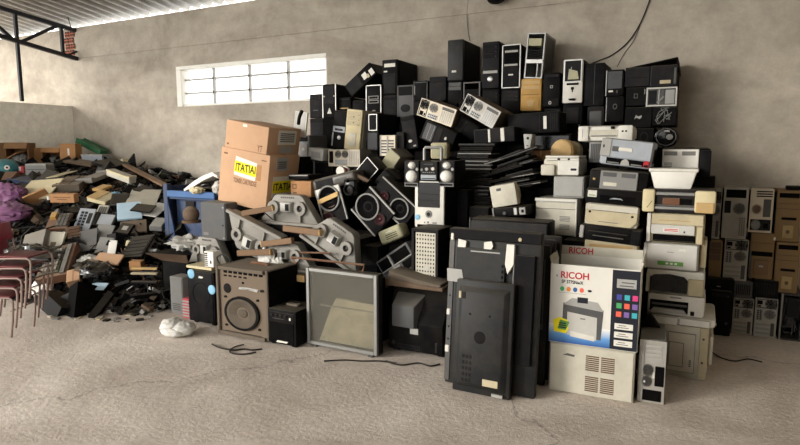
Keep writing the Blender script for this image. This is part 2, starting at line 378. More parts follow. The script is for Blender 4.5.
# window
W = bpy.data.objects.new('window_1', None); COL.objects.link(W); W.location = ((wx0+wx1)/2, WY+.08, wz0); W['kind'] = 'structure'
ww = wx1-wx0; wh = wz1-wz0
g = MB(); t = .035
g.box(-ww/2, -.09, 0, -ww/2+.1, .08, wh-.051, bev=.005); g.box(ww/2-.04, -.06, 0, ww/2, .08, wh-.051, bev=.005); g.box(-ww/2, -.09, wh-.05, ww/2, .08, wh, bev=.005); g.box(-ww/2, -.06, 0, ww/2, .08, .03, bev=.005)
g.build('window_frame', 'linen', W)
g = MB()
for k in (1, 2, 3): g.box(-ww/2+ww*k/4-.015, -.02, .03, -ww/2+ww*k/4+.015, .02, wh-.05)
for k in (1, 2): g.box(-ww/2+.1, -.02, wh*k/3-.012, ww/2-.04, .02, wh*k/3+.012)
g.build('glazing_bar', 'lgrey', W)
g = MB(); g.box(-ww/2+.1, .03, .03, ww/2-.04, .034, wh-.05); g.build('pane', 'windowglass', W)
# wires on the back wall, lamp at the top
def cable(name, label, pts, r, m='cablek', cat='cable', group=None):
    pts = [Vector(p) for p in pts]; sm = []
    for i in range(len(pts)-1):
        p0, p1, p2, p3 = pts[max(i-1, 0)], pts[i], pts[i+1], pts[min(i+2, len(pts)-1)]
        for k in range(8):
            t = k/8; sm.append(.5*((2*p1)+(p2-p0)*t+(2*p0-5*p1+4*p2-p3)*t*t+(3*p1-p0-3*p2+p3)*t**3))
    sm.append(pts[-1]); c = sm[0].copy(); g = MB(); g.tube([p-c for p in sm], r, 6); o = g.build(name, m); o.location = c; tag(o, label, cat, group); return o
cable('wall_cable', 'thin black cable sagging down the back wall above the towers', [P(652, -6, WY-.012), P(641, 22, WY-.012), P(628, 42, WY-.012), P(612, 55, WY-.012), P(598, 61, WY-.012), P(586, 66, WY-.1)], .006)
cable('wall_cable', 'faint thin wire hanging straight down the wall over the upright black tower', [P(469, -6, WY-.012), P(467, 14, WY-.012), P(468, 30, WY-.012), P(470, 41, WY-.05)], .003)
cable('wall_cable', 'fine wire curving on the wall from the sagging cable down to the flat cases', [P(641, 22, WY-.01), P(634, 40, WY-.01), P(624, 54, WY-.01), P(617, 67, WY-.05)], .003)
c = P(497, -1, WY-.1); L0 = thing('wall_lamp', 'dark lamp fitting fixed high on the back wall at the top edge', 'lamp', (c.x, WY-.12, c.z)); PILE.pop()
g = MB(); g.lathe([(.05, -.1), (.09, -.07), (.1, 0), (.06, .04)], 20, sz=.6); g.build('lamp_head', 'blk2', L0)
g = MB(); g.box(-.02, .03, -.02, .02, .121, .05); g.build('bracket', 'dgrey', L0)
# ------------------------------------------------------------------ light
w = bpy.data.worlds.new('sky'); SC.world = w; w.use_nodes = True; nt = w.node_tree
bg = nt.nodes['Background']
tc = nt.nodes.new('ShaderNodeTexCoord'); sp = nt.nodes.new('ShaderNodeSeparateXYZ'); nt.links.new(tc.outputs['Generated'], sp.inputs[0])
cr = nt.nodes.new('ShaderNodeValToRGB'); cr.color_ramp.elements[0].position = .45; cr.color_ramp.elements[0].color = (.75, .74, .72, 1); cr.color_ramp.elements[1].color = (.93, .97, 1.0, 1)
nt.links.new(sp.outputs['Z'], cr.inputs['Fac']); nt.links.new(cr.outputs['Color'], bg.inputs['Color']); bg.inputs['Strength'].default_value = 3.9
sun = bpy.data.lights.new('sun', 'SUN'); sun.energy = 1.9; sun.angle = R(16); sun.color = (1, .95, .88)
so = bpy.data.objects.new('sun', sun); COL.objects.link(so)
sd = Vector((.8, .9, -.28)).normalized(); so.rotation_euler = sd.to_track_quat('-Z', 'Y').to_euler()
cam = bpy.data.cameras.new('camera'); cam.sensor_width = 36; cam.lens = 36*FPX/800; cam.clip_end = 200
co = bpy.data.objects.new('camera', cam); COL.objects.link(co); co.location = EYE
co.matrix_world = Matrix.Translation(EYE) @ Matrix((RIGHT, UP, -FWD)).transposed().to_4x4()
SC.camera = co
SC.view_settings.view_transform = 'Standard'; SC.view_settings.look = 'None'; SC.view_settings.gamma = 1; SC.view_settings.use_curve_mapping = False
SC.view_settings.exposure = .5
SC.cycles.use_denoising = True
cable('roof_wire', 'thin dark wire hanging from the roof sheets to the end of the roof truss', [PX(60, -3, TX+.02), PX(66, 12, TX+.02), PX(71.5, 29, TX+.02)], .007)
# ================================================================== kinds of things
TWG = 'computer towers in the big heap'
def tower(label, q, Y, d=.42, case='blk', bez='blk', fe=(), group=TWG, hollow=False, yaw=0., pitch=0., side='blk2', rear=None, name='computer_tower', bd=.03, trim=None, feet=False, zfix=None):
    o, w, h = root_at(name, label, 'computer tower', q, Y, d, group, yaw, pitch, zfix)
    y0 = -d/2
    g = MB()
    if hollow:
        t = .012
        g.box(-w/2, y0, 0, -w/2+t, d/2, h); g.box(w/2-t, y0, 0, w/2, d/2, h); g.box(-w/2+t, y0, 0, w/2-t, d/2, t); g.box(-w/2+t, y0, h-t, w/2-t, d/2, h); g.box(-w/2+t, d/2-.008, t, w/2-t, d/2, h-t)
    else: g.box(-w/2+.003, y0+bd*.8, .002, w/2-.003, d/2, h-.002, bev=.006)
    g.build('case', case, o)
    if not hollow and rear is None:
        g = MB(); b = min(.012, .12*w); g.box(-w/2, y0, 0, w/2, y0+bd, h, bev=b, seg=2); g.build('front_bezel', bez, o)
    for s in (-1, 1):
        a, b = sorted((s*(w/2-.004), s*(w/2+.001))); g = MB(); g.box(a, y0+bd+.02, .02, b, d/2-.03, h-.02, bev=.001); g.build('side_panel', side, o)
    if trim:
        g = MB(); t = .055*w+.003
        for a in (-w/2-.002, w/2+.002-t): g.box(a, y0-.004, 0, a+t, y0+.02, h, bev=.003)
        if len(trim) > 1: g.box(-w/2-.002, y0-.004, h-t*.8, w/2+.002, y0+.02, h+.002, bev=.003)
        if len(trim) > 2: g.box(-w/2-.002, y0-.004, -.002, w/2+.002, y0+.02, t*.8, bev=.003)
        g.build('trim_strip', trim[0], o)
    feats(o, w, h, y0, fe)
    return o, w, h
def bays(n=2, z1=.95, hz=.085, m='dgrey', x=(.1, .9), btn=True):
    out = []
    for k in range(n):
        a = z1-hz*(k+1); out.append(('drive_door', 'box', m, x[0], a+.006, x[1], a+hz-.008, .004))
        if btn: out.append(('>eject_button', 'box', 'mgrey', x[1]-.13, a+.02, x[1]-.05, a+.035, .007))
    return out
def button(x, z, r=.06, m='silver', w2h=.45): return [('power_button', 'disc', m, x-r, z-r*w2h, x+r, z+r*w2h, .007)]
def sticker(x0, z0, x1, z1, m='paper'): return [('sticker', 'box', m, x0, z0, x1, z1, .0025)]
def rearfe(psu='top', fan='grey', pl='rear', n=6, second=True, flip=False):
    """back plate of a PC: power supply, fan grille, port block, slot covers (z up = PSU end)"""
    fe = [('back_plate', 'box', pl, .01, .01, .99, .99, .003),
          ('power_supply', 'frame', 'dsteel', .06, .74, .94, .97, .006, .008), ('>psu_fan', 'fan', 'blk', .42, .745, .96, .965, .009), ('>power_socket', 'box', 'deep', .1, .83, .32, .93, .007), ('>power_switch', 'box', 'blk', .12, .77, .26, .81, .007),
          ('port_block', 'box', 'steel', .07, .42, .34, .71, .005), ('>port', 'grid', 'deep', .09, .44, .32, .69, .008, (2, 5)),
          ('fan_grille', 'fan', 'dsteel', .42, .48, .92, .71, .007)]
    fe += [('slot_cover', 'hb', 'steel' if pl != 'rearw' else 'rear', .08, .06, .7, .38, .006, n), ('slot_rail', 'box', 'dsteel', .74, .05, .9, .38, .005)]
    return fe
def shell(name, label, cat, q, Y, d, group=None, body='offw', bev=.015, kind='box', yaw=0., pitch=0., fe=(), bname='body', zfix=None, bk=None, top=None):
    o, w, h = root_at(name, label, cat, q, Y, d, group, yaw, pitch, zfix)
    g = MB(); y0 = -d/2
    if kind == 'box': g.box(-w/2, y0, 0, w/2, d/2, h, bev=bev, seg=2)
    elif kind == 'crt':
        f = bk or .55
        g.box(-w/2, y0, 0, w/2, y0+.25*d, h, bev=bev, seg=3); g.frustum((-w*.47, h*.05, w*.47, h*.97), (-w*f/2, h*(.5-f*.38), w*f/2, h*(.5+f*.42)), y0+.24*d, d/2, bev=bev*.7, seg=2)
    elif kind == 'poly': g.prism([((x-.5)*w, z*h) for x, z in bk], y0, d/2, bev=bev, seg=2)
    g.build(bname, body, o)
    feats(o, w, h, y0, fe)
    return o, w, h
PRG = 'printers in the stacks on the right of the heap'
def printer(label, q, Y, d=.34, body='offw', fe=(), bev=.018, lid=None, base=None, **k):
    o, w, h = shell('printer', label, 'printer', q, Y, d, PRG, body, bev, fe=fe, **k)
    if lid:
        g = MB(); g.box(-w*.46, -d*.44, h-.003, w*.46, d*.46, h+.014, bev=.006, seg=2); g.build('lid', lid, o)
    for s in (-1, 1):
        a, b = sorted((s*(w/2-.003), s*(w/2+.003))); g = MB(); g.box(a, -d*.3, h*.2, b, d*.36, h*.75, bev=.002); g.build('side_cover', body if not base else base, o)
    return o, w, h
# ------------------------------------------------------------------ heap, back rows against the wall
BY = 5.74
tower('plain dark tower on the far left column below the window corner', (309.5, 94, 322, 118), BY, fe=bays(2)+[('badge', 'box', 'mgrey', .3, .3, .7, .34, .004)], bez='dgrey')
tower('matt charcoal tower with one round white button under the far left column top', (310, 118.3, 324, 160), BY, bez='dgrey', fe=[('drive_door', 'box', 'blk', .06, .9, .94, .985, .004), ('groove', 'box', 'blk', .05, .42, .95, .43, .003)]+button(.5, .2, .12, 'white', .35))
tower('black tower with silver edge strips and a small silver triangle near its base', (322.5, 84, 336, 118), BY, trim=('silver',), fe=[('panel', 'box', 'dgrey', .14, .42, .86, .95, .004), ('badge', 'tri', 'white', .36, .13, .68, .3, .006), ('indicator', 'disc', 'white', .1, .62, .2, .66, .007), ('indicator', 'disc', 'white', .82, .62, .92, .66, .007)])
tower('black tower leaning far over to the right with two torn white stickers', ((344, 86), (351.5, 97.5), (369, 62)), BY-.02, d=.4, bez='blk', fe=[('panel', 'box', 'dgrey', .08, .05, .92, .5, .004)]+sticker(.3, .6, .72, .75)+sticker(.42, .84, .85, .97)+[('sticker', 'box', 'beige', .55, .72, .8, .8, .003)])
tower('big black tower standing highest on the left with a wide white label near its top', (382, 59.5, 397.5, 95), BY, d=.5, fe=[('drive_door', 'box', 'dgrey', .1, .9, .9, .97, .004)]+sticker(.15, .79, .85, .89)+sticker(.12, .65, .34, .69)+[('lower_panel', 'rbox', 'dgrey', .12, .05, .88, .6, .006)])
tower('low black tower top showing between the leaning tower and the silver-edged one', (337.5, 97.5, 351, 118), BY+.05, d=.36, fe=bays(1)+sticker(.2, .45, .8, .5, 'tan'))
tower('dark tower top under the leaning tower, left of the silver-framed tower', (352.3, 100, 365, 118), BY+.05, d=.36, fe=bays(1, m='blk2'))
tower('black tower in bright silver frame with two pale drive slots below the labelled tower', (366, 85, 381.3, 113.5), BY-.02, trim=('silver', 1), fe=[('drive_slot', 'frame', 'lgrey', .18, .5, .82, .62, .006, .006), ('drive_slot', 'frame', 'lgrey', .18, .36, .82, .47, .006, .006), ('badge', 'box', 'lgrey', .42, .08, .62, .12, .005)])
tower('charcoal tower directly under the big labelled tower', (382.5, 95.2, 397, 128), BY, bez='dgrey', fe=[('drive_door', 'box', 'blk', .08, .86, .92, .95, .004)])
tower('tower with glossy black top and pale grey belly right of the big labelled tower', (397.5, 85, 413.5, 117), BY-.01, bez='mgrey', trim=('dsteel',), fe=[('upper_panel', 'box', 'blk', .08, .68, .92, .95, .005), ('vent', 'disc', 'dgrey', .2, .15, .8, .4, .005)])
tower('short dark tower with a pale streak down its left edge', (413.8, 80.5, 427.5, 101), BY, trim=('mgrey',), fe=bays(1, m='gloss')+[('streak', 'box', 'lgrey', .03, .3, .1, .75, .004)])
tower('squat plain dark tower left of the tall glossy black one', (429, 76.5, 446, 101), BY, bez='dgrey', fe=[('groove', 'box', 'blk', .05, .78, .95, .8, .003)])
tower('tall smooth black tower alone at the top with a tiny white badge', (447.3, 39.5, 463, 80.5), BY-.02, d=.52, bez='tvblk', bd=.05, fe=[('badge', 'box', 'white', .3, .2, .58, .25, .004)])
tower('dark tower with scuffed pale strip and round silver logo at the top of the heap', (482, 41.5, 499, 88.3), BY-.03, bez='dgrey', fe=bays(3, .95, .1, 'blk2')+[('scuffed_strip', 'box', 'lgrey', .08, .32, .92, .38, .004)]+button(.5, .2, .16, 'silver', .36))
tower('black tower outlined by a bright white frame on all four sides at the top', (502, 44.5, 520.5, 88), BY-.03, trim=('silver', 1, 1), fe=[('drive_slot', 'box', 'lgrey', .15, .82, .85, .87, .006), ('drive_bay', 'box', 'deep', .14, .58, .86, .8, .004), ('drive_slot', 'box', 'lgrey', .12, .51, .85, .555, .006), ('badge', 'box', 'white', .36, .29, .62, .325, .005), ('lower_panel', 'box', 'blk2', .13, .05, .87, .5, .003)])
o, w, h = tower('gutted open tower frame, tallest on the top row, leaning slightly', ((523.5, 78.3), (541.5, 78.3), (528, 33)), BY-.03, hollow=True, case='steel', side='dsteel', fe=[('cross_bar', 'box', 'silver', .02, .33, .98, .42, .006), ('drive_cage', 'box', 'dgrey', .08, .44, .9, .62, -.03), ('>bay_edge', 'hb', 'steel', .1, .45, .88, .61, -.026, 3), ('drive_cage', 'box', 'olive', .1, .72, .8, .88, -.12), ('upright', 'box', 'steel', .66, .02, .72, .33, -.02)])
tower('golden tan desktop tower under the gutted frame', (520.5, 78.4, 541.3, 111), BY-.02, bez='gold', case='tan', side='beige', fe=[('drive_door', 'box', 'tan', .08, .82, .92, .93, .004), ('drive_door', 'box', 'tan', .08, .66, .92, .78, .004), ('groove', 'box', 'wooddk', .06, .5, .94, .515, .003), ('lower_panel', 'rbox', 'gold', .1, .06, .9, .42, .006), ('>emblem', 'poly', 'tan', .3, .12, .7, .36, .009, [(.3, .3), (.4, .14), (.6, .14), (.7, .3), (.5, .36)])])
tower('black tower with small square emblem and a pale crescent button', (543, 72.5, 560, 107.3), BY-.02, fe=[('badge', 'frame', 'lgrey', .42, .55, .58, .63, .005, .006), ('lower_panel', 'box', 'blk2', .06, .04, .94, .24, .005), ('power_button', 'ring', 'white', .36, .08, .52, .18, .006, .6)]+bays(1))
o, w, h = tower('white-fronted tower with rounded foot and an open black top window', (562.8, 59, 582.8, 103), BY-.05, case='blk', bez='white', fe=[('open_bay', 'box', 'dgrey', .08, .5, .92, .96, .003), ('>bay_frame', 'frame', 'silver', .06, .48, .94, .98, .007, .008), ('>loose_board', 'poly', 'olive', .2, .52, .8, .8, .005, [(.25, .54), (.8, .54), (.72, .72), (.3, .78)]), ('>loose_wire', 'poly', 'lgrey', 0, 0, 1, 1, .007, [(.3, .56), (.34, .56), (.44, .82), (.41, .82)]), ('drive_slot', 'box', 'blk', .2, .41, .8, .46, .004), ('emblem', 'disc', 'dgrey', .42, .3, .58, .37, .005), ('>emblem_stem', 'box', 'dgrey', .47, .25, .53, .31, .004), ('foot_slot', 'poly', 'blk', .3, .05, .7, .12, .005, [(.3, .1), (.36, .06), (.62, .05), (.72, .09), (.6, .11)])])
tower('wide dark blue-black tower right of the white-fronted one', (583.8, 63, 604.5, 106), BY-.02, bez='blk2', fe=[('groove', 'box', 'mgrey', .5, .04, .52, .96, .003), ('groove', 'box', 'blk', .05, .86, .95, .87, .003)])
tower('black tower with silver left edge and pale label standing right of the blue-black one', (605.8, 69.5, 624, 96.3), BY-.02, fe=[('edge', 'box', 'steel', .0, .02, .06, .98, .004), ('label', 'box', 'white', .18, .16, .42, .23, .004)]+[('panel', 'box', 'gloss', .1, .28, .9, .94, .004), ('indicator', 'box', 'mgrey', .6, .12, .68, .22, .004)])
tower('dark tower with round faint logo under the silver-edged right one', (605.8, 96.6, 624, 122), BY-.02, fe=[('emblem', 'ring', 'mgrey', .38, .5, .62, .72, .004, .7), ('edge', 'box', 'steel', .0, .02, .05, .98, .004)])
LYG = 'cases lying flat at the top right of the heap'
def lying(label, q, Y, d=.42, bez='blk', fe=(), body='blk', **k):
    return shell('desktop_case', label, 'computer case', q, Y, d, LYG, body, .008, fe=[('front_bezel', 'box', bez, .005, .02, .995, .98, .012)]+list(fe), bname='case', **k)
lying('flat dark case lying on the top right pile, left half of the top layer', (625.2, 67, 650, 87), BY-.02, bez='dgrey', fe=[('groove', 'box', 'blk', .04, .45, .96, .48, .014)])
lying('flat dark case at the top right corner of the heap with a yellowed label', (650.3, 65, 677.5, 87), BY-.02, bez='dgrey', fe=[('label', 'box', 'beige', .36, .14, .78, .32, .014), ('groove', 'box', 'mgrey', .02, .05, .04, .95, .014), ('end_panel', 'box', 'mgrey', .87, .12, .97, .85, .015)])
g0, w, h = root_at('bent_sheet', 'black bent side panel lying on the top right corner of the heap', 'panel', ((630, 66.3), (678.5, 60.5), (629.5, 64.3)), BY+.05, .4)
g = MB(); g.box(-w/2, -.2, 0, w/2, .2, .012, bev=.004); g.box(w/2-.012, -.2, -.12, w/2, .2, .008, bev=.004); g.build('sheet', 'blk', g0)
lying('flat black case with a faint square logo under the top right layer', (626, 87.3, 646, 106.3), BY-.02, fe=[('emblem', 'frame', 'mgrey', .4, .42, .6, .66, .014, .006), ('sticker', 'box', 'lgrey', .9, .6, .97, .9, .014)])
o, w, h = shell('desktop_case', 'open case on its side with a white frame showing its metal insides', 'computer case', (646.3, 87.3, 677, 106.3), BY-.02, .42, LYG, 'dsteel', .004, bname='case', fe=[('frame', 'frame', 'plastic', 0, 0, 1, 1, .012, .012), ('drive_cage', 'box', 'steel', .62, .12, .92, .86, .004), ('power_supply', 'box', 'dgrey', .08, .14, .34, .86, .004), ('card', 'box', 'lgrey', .4, .1, .44, .9, .006), ('card', 'box', 'mgrey', .5, .3, .58, .9, .006), ('cable', 'poly', 'grey', 0, 0, 1, 1, .008, [(.34, .2), (.38, .15), (.6, .5), (.56, .55)])])
lying('flat black case with a bright script logo at the right of the heap', (624.8, 107, 652, 128), BY-.02, fe=[('emblem', 'poly', 'lgrey', 0, 0, 1, 1, .014, [(.36, .42), (.44, .5), (.56, .42), (.64, .52), (.62, .6), (.5, .54), (.42, .62)])])
o, w, h = lying('open black case with a tangle of shiny wires at the right edge of the heap', (652.3, 107, 676, 126), BY-.02, fe=())
g = MB()
for k in range(7):
    p = [Vector((rnd.uniform(-.3, .4)*w, -.21-rnd.uniform(.0, .03), rnd.uniform(.1, .95)*h)) for _ in range(4)]; g.tube([p[0], (p[0]+p[1])/2+Vector((.02, -.01, .02)), p[1], (p[1]+p[2])/2+Vector((-.02, 0, .01)), p[2], p[3]], .0032, 5)
g.build('wire_bundle', 'grey', o)
lying('dark case below the script logo case', (632, 128.3, 654, 146), BY-.02, fe=[('round_vent', 'ring', 'dgrey', .35, .2, .75, .8, .014, .7)])
o, w, h = shell('round_appliance', 'glossy black drum-shaped appliance at the lower right corner of the heap', 'appliance', (654.5, 127, 678, 147), BY-.04, .36, None, 'gloss', .004, kind='poly', bk=[(.5+.5*math.cos(a*.3927), .5+.5*math.sin(a*.3927)) for a in range(16)], fe=[('rim', 'ring', 'mgrey', .06, .06, .94, .94, .01, .9), ('label', 'box', 'lgrey', .4, .75, .65, .84, .011), ('hub', 'disc', 'grey', .5, .35, .8, .65, .014)])
# second row
tower('dark tower with two drive slots under the tall smooth black tower', (447.3, 80.8, 462.5, 104), BY+.02, fe=bays(2, .93, .17, 'mgrey'))
tower('dark open tower frame under the scuffed tower, left of it', (463.3, 82, 480, 100), BY+.02, hollow=True, case='dsteel', fe=[('drive_cage', 'box', 'blk', .1, .1, .9, .6, -.05)])
tower('black ribbed tower under the scuffed tower', (482, 88.8, 499.5, 114), BY, fe=bays(3, .92, .14, 'blk2'))
tower('black ribbed tower under the white-framed tower', (501, 88.4, 520, 114), BY, fe=bays(3, .92, .14, 'dgrey'))
tower('black tower with a raised square panel under the white-fronted tower', (562.5, 103.6, 582.5, 132), BY, fe=[('panel', 'box', 'dgrey', .2, .3, .8, .85, .006), ('indicator', 'disc', 'grey', .8, .2, .88, .26, .006)])
tower('dark grey rounded tower above the white printer', (587, 106.4, 604, 130), BY-.02, bez='dgrey', bd=.05, fe=[('panel', 'rbox', 'mgrey', .15, .2, .85, .8, .006)])
tower('black tower below the pale crescent tower', (543, 107.6, 561, 134), BY+.02, fe=bays(1))
tower('plain black tower under the golden tan tower', (521, 111.3, 542, 138), BY+.02, fe=bays(2, .9, .2, 'blk2'))
# ------------------------------------------------------------------ heap, middle layer
MY = 5.2
tower('cream-coloured desktop tower leaning in the upper left of the heap', ((343, 149), (358.5, 150.5), (347.5, 109)), MY, bez='cream', case='beige', side='offw', fe=bays(3, .96, .12, 'beige')+[('lower_panel', 'rbox', 'offw', .28, .1, .74, .42, .008), ('>power_button', 'disc', 'cream', .42, .22, .6, .32, .012), ('lock', 'disc', 'brown', .46, .66, .54, .69, .006), ('lock', 'disc', 'brown', .46, .8, .54, .83, .006)])
tower('black tower with mirror-like middle band, leaning against the cream tower', ((330.8, 147), (343.5, 148.5), (334.8, 110)), MY, bez='blk2', fe=[('band', 'box', 'bgrey', .04, .42, .96, .58, .006), ('>slot', 'box', 'gloss', .2, .46, .8, .52, .009), ('side_trim', 'box', 'silver', .0, .04, .1, .4, .005)]+button(.55, .28, .14, 'silver', .38))
tower('black tower with chrome edged upper panel right of the cream tower', (366.5, 113, 378.5, 152), MY+.03, bez='blk2', fe=[('upper_panel', 'frame', 'silver', .2, .55, .9, .97, .006, .007), ('lower_panel', 'box', 'gloss', .1, .05, .9, .5, .004)])
tower('small blue-grey office tower at the left edge of the heap', (295.5, 135, 309, 158), MY, d=.36, bez='bgrey', case='grey', side='grey', fe=[('drive_slot', 'box', 'dgrey', .08, .72, .92, .93, .004), ('panel', 'box', 'lgrey', .1, .1, .9, .6, .005), ('power_button', 'disc', 'white', .52, .3, .72, .45, .008)])
tower('charcoal tower with white round button leaning left in the middle of the heap', ((405, 150), (419, 148), (399.5, 117)), MY, bez='dgrey', fe=[('drive_door', 'box', 'blk', .05, .86, .95, .96, .004)]+button(.5, .24, .13, 'white', .36)+sticker(.66, .06, .86, .11, 'lgrey'))
o, w, h = tower('bare pale metal back of a computer standing below the charcoal towers', (380, 135, 395.5, 156), MY-.1, d=.3, case='rear', rear=1, fe=[('back_plate', 'box', 'rearw', .01, .01, .99, .99, .003), ('slot_cover', 'hb', 'dsteel', .1, .1, .9, .8, .005, 5), ('rail', 'box', 'lgrey', .45, .05, .55, .95, .008), ('rail', 'box', 'lgrey', .0, .0, .09, 1, .006)])
tower('narrow dark tower beside the bare pale metal back', (396, 132, 404, 156), MY-.05, d=.34, bez='dgrey', fe=bays(1))
o, w, h = tower('upturned computer with tilted cream back plate above the glossy streaked tower, left of two', ((451.5, 128), (457, 110), (416.5, 114.5)), MY-.12, d=.42, case='browng', rear=1, side='brown', fe=rearfe(pl='rearw'), pitch=0)
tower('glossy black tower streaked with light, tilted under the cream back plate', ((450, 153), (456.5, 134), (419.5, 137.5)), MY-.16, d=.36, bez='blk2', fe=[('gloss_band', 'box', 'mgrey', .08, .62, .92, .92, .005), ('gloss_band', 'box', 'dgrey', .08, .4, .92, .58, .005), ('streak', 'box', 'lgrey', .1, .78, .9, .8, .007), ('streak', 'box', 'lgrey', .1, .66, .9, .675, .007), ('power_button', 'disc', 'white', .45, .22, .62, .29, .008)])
tower('upturned computer with tilted cream back plate below the scuffed tower, right of two', ((492.5, 127), (503.5, 110.5), (457.5, 111.5)), MY-.12, d=.4, case='browng', rear=1, side='brown', fe=rearfe())
tower('dark tower tilted down between the two upturned cream back plates', ((472, 141), (480, 127), (449, 127)), MY-.02, d=.36, fe=bays(3, .95, .16, 'blk2'))
tower('black tower lying on its side below the golden tan tower with one white label', ((560, 133), (559, 111.5), (508, 134.5)), MY, d=.3, bez='blk2', fe=[('groove', 'box', 'dgrey', .04, .36, .96, .38, .004)]+sticker(.2, .24, .8, .3)+[('ribbed_end', 'hb', 'dgrey', .1, .03, .9, .18, .005, 4)])
tower('dark tower lying on the stack of thin laptops with two white stripes', ((515, 141.5), (514, 126.5), (474, 144)), MY-.2, d=.36, bez='dgrey', fe=[('stripe', 'box', 'white', .05, .58, .95, .635, .005), ('stripe', 'box', 'white', .05, .24, .95, .33, .005), ('panel', 'box', 'blk2', .08, .66, .92, .96, .004)])
o, w, h = shell('desk_speaker', 'slim white desk speaker wedge standing behind the laptops', 'speaker', (523, 134, 532, 154), MY-.25, .12, None, 'lgrey', .006, kind='poly', bk=[(.25, 0), (.75, 0), (1, 1), (0, 1)], fe=[('tweeter', 'disc', 'blk', .38, .72, .66, .86, .004), ('slot', 'box', 'dgrey', .4, .4, .6, .44, .004)])
shell('monitor', 'dark flat monitor lying behind the slim white speaker', 'monitor', (533, 134, 571, 150.5), MY+.12, .2, None, 'blk', .01, fe=[('screen', 'box', 'gloss', .06, .1, .94, .9, .003)])
# back-plate of a PC with twin fans, lying
o, w, h = root_at('computer_tower', 'pale metal back of a computer lying sideways with twin fans beneath the cream tower', 'computer tower', (328.5, 149.5, 360, 166.5), MY-.2, .36, TWG)
g = MB(); g.box(-w/2, -.178, 0, w/2, .18, h, bev=.005); g.build('case', 'rear', o)
feats(o, w, h, -.18, [('back_plate', 'box', 'rearw', .0, .0, 1, 1, .003), ('socket', 'box', 'deep', .03, .2, .16, .9, .006), ('psu_fan', 'fan', 'dsteel', .22, .5, .42, .96, .008), ('fan_grille', 'fan', 'dsteel', .44, .5, .64, .96, .008), ('slot_cover', 'vb', 'rear', .66, .08, .97, .92, .006, 6), ('port_block', 'box', 'steel', .22, .1, .6, .4, .006)])
shell('power_adapter', 'white plastic adapter box at the left edge of the heap, right of the cartons', 'adapter', ((307, 160.5), (321.5, 159), (310, 149.5)), MY-.15, .2, None, 'plastic', .008, fe=[('label', 'box', 'lgrey', .2, .2, .8, .7, .002)])
shell('monitor', 'dark old monitor with grey left edge behind the small carton', 'monitor', (313, 160.8, 333, 178), MY-.15, .3, None, 'blk', .008, fe=[('edge', 'box', 'grey', 0, 0, .1, 1, .005), ('screen', 'box', 'gloss', .16, .1, .95, .9, .003)])
tower('dark navy tower standing right behind the stacked cartons', (293, 160, 312, 182), MY-.12, d=.34, bez='blk', fe=[('edge', 'box', 'grey', .6, 0, .9, 1, .005)]+bays(1, x=(.1, .55)))
o, w, h = shell('monitor_shell', 'grey-green plastic box-shaped monitor shell turned on its corner in the heap', 'monitor shell', ((390.5, 170.5), (402.5, 157), (379, 163)), 4.86, .3, None, 'concg', .01, fe=[('face', 'box', 'olive', .03, .03, .97, .97, .006)])
o['category'] = 'monitor'
o, w, h = shell('small_monitor', 'small rounded beige monitor behind the silver tube frame', 'monitor', (430, 142.5, 447, 159), 4.95, .28, None, 'beige', .02, kind='crt', fe=[('screen', 'rbox', 'olive', .1, .15, .9, .9, .004)])
c, w, h, r = place((424.5, 147.5, 441.5, 163), 4.8); o = thing('wire_stand', 'small square frame of silver tube standing on the mini hi-fi', 'frame', c)
g = MB(); g.tube([(-w/2, 0, 0), (-w/2, 0, h*.92), (-w/2*.9, 0, h), (w/2*.9, 0, h), (w/2, 0, h*.92), (w/2, 0, 0)], .014, 8); g.build('frame', 'silver', o)
g = MB(); g.box(-w/2, -.03, 0, w/2, .03, .02); g.build('foot', 'steel', o)
# round tan shells
def domeshell(label, q, Y, m):
    c, w, h, r = place(q, Y); o = thing('plastic_shell', label, 'shell', (c.x, c.y+.1, c.z))
    g = MB(); pts = [(-w/2, 0), (w/2, 0), (w/2, h*.35)]+[(w/2*math.cos(a), h*.35+h*.65*math.sin(a)) for a in [R(k*15) for k in range(1, 12)]]+[(-w/2, h*.35)]
    g.prism(pts, -.1, .06, bev=.025, seg=3); g.build('shell', m, o)
    g = MB(); g.prism([(x*.86, .01+z*.9) for x, z in pts], -.112, -.09, bev=.008, seg=2); g.build('rim', m, o)
domeshell('rounded tan plastic shell upright behind the rounded white printer, front one of two', (550.5, 139, 573.5, 157.5), 5.0, 'tan')
domeshell('rounded tan plastic shell tucked behind the front one beside the white printer', (562, 141, 580, 157.5), 5.17, 'beige')
shell('carton', 'flat worn brown carton left of the rounded tan shells', 'box', (531.5, 150.5, 550, 161), 5.05, .25, None, 'cardd', .006, fe=[('tape', 'box', 'cardo', .45, 0, .55, 1, .001)])
# ------------------------------------------------------------------ stacked thin laptops
LTG = 'thin laptops in the stack in the middle of the heap'
def laptop(label, q0, q1, Y, th, ang, d=.26, m='blk', edge='silver', yaw=0):
    a = P(q0, q1, Y); o = thing('laptop', label, 'laptop', a, (R(rnd.uniform(-2, 2)), -R(ang), R(yaw)), LTG); w = .33+rnd.uniform(-.02, .03)
    g = MB(); g.box(-w/2, -d/2, 0, w/2, d/2, th*.5, bev=.003); g.build('base', edge, o)
    g = MB(); g.box(-w/2, -d/2+.003, th*.5+.001, w/2, d/2, th, bev=.004); g.build('lid', m, o)
y = 214.5; i = 0
tones = ['silver', 'dgrey', 'blk2', 'mgrey', 'dgrey', 'blk', 'silver', 'blk2']
words = ['lowest', 'second from the bottom', 'third from the bottom', 'fourth from the bottom', 'fifth from the bottom', 'sixth from the bottom', 'seventh from the bottom', 'eighth from the bottom', 'ninth from the bottom', 'tenth from the bottom', 'eleventh from the bottom', 'twelfth from the bottom', 'seventh from the top', 'sixth from the top', 'fifth from the top', 'fourth from the top', 'third from the top', 'second from the top', 'topmost']
zb = P(473, 215, 4.85).z; zt = P(473, 143, 4.85).z; th = (zt-zb)/19
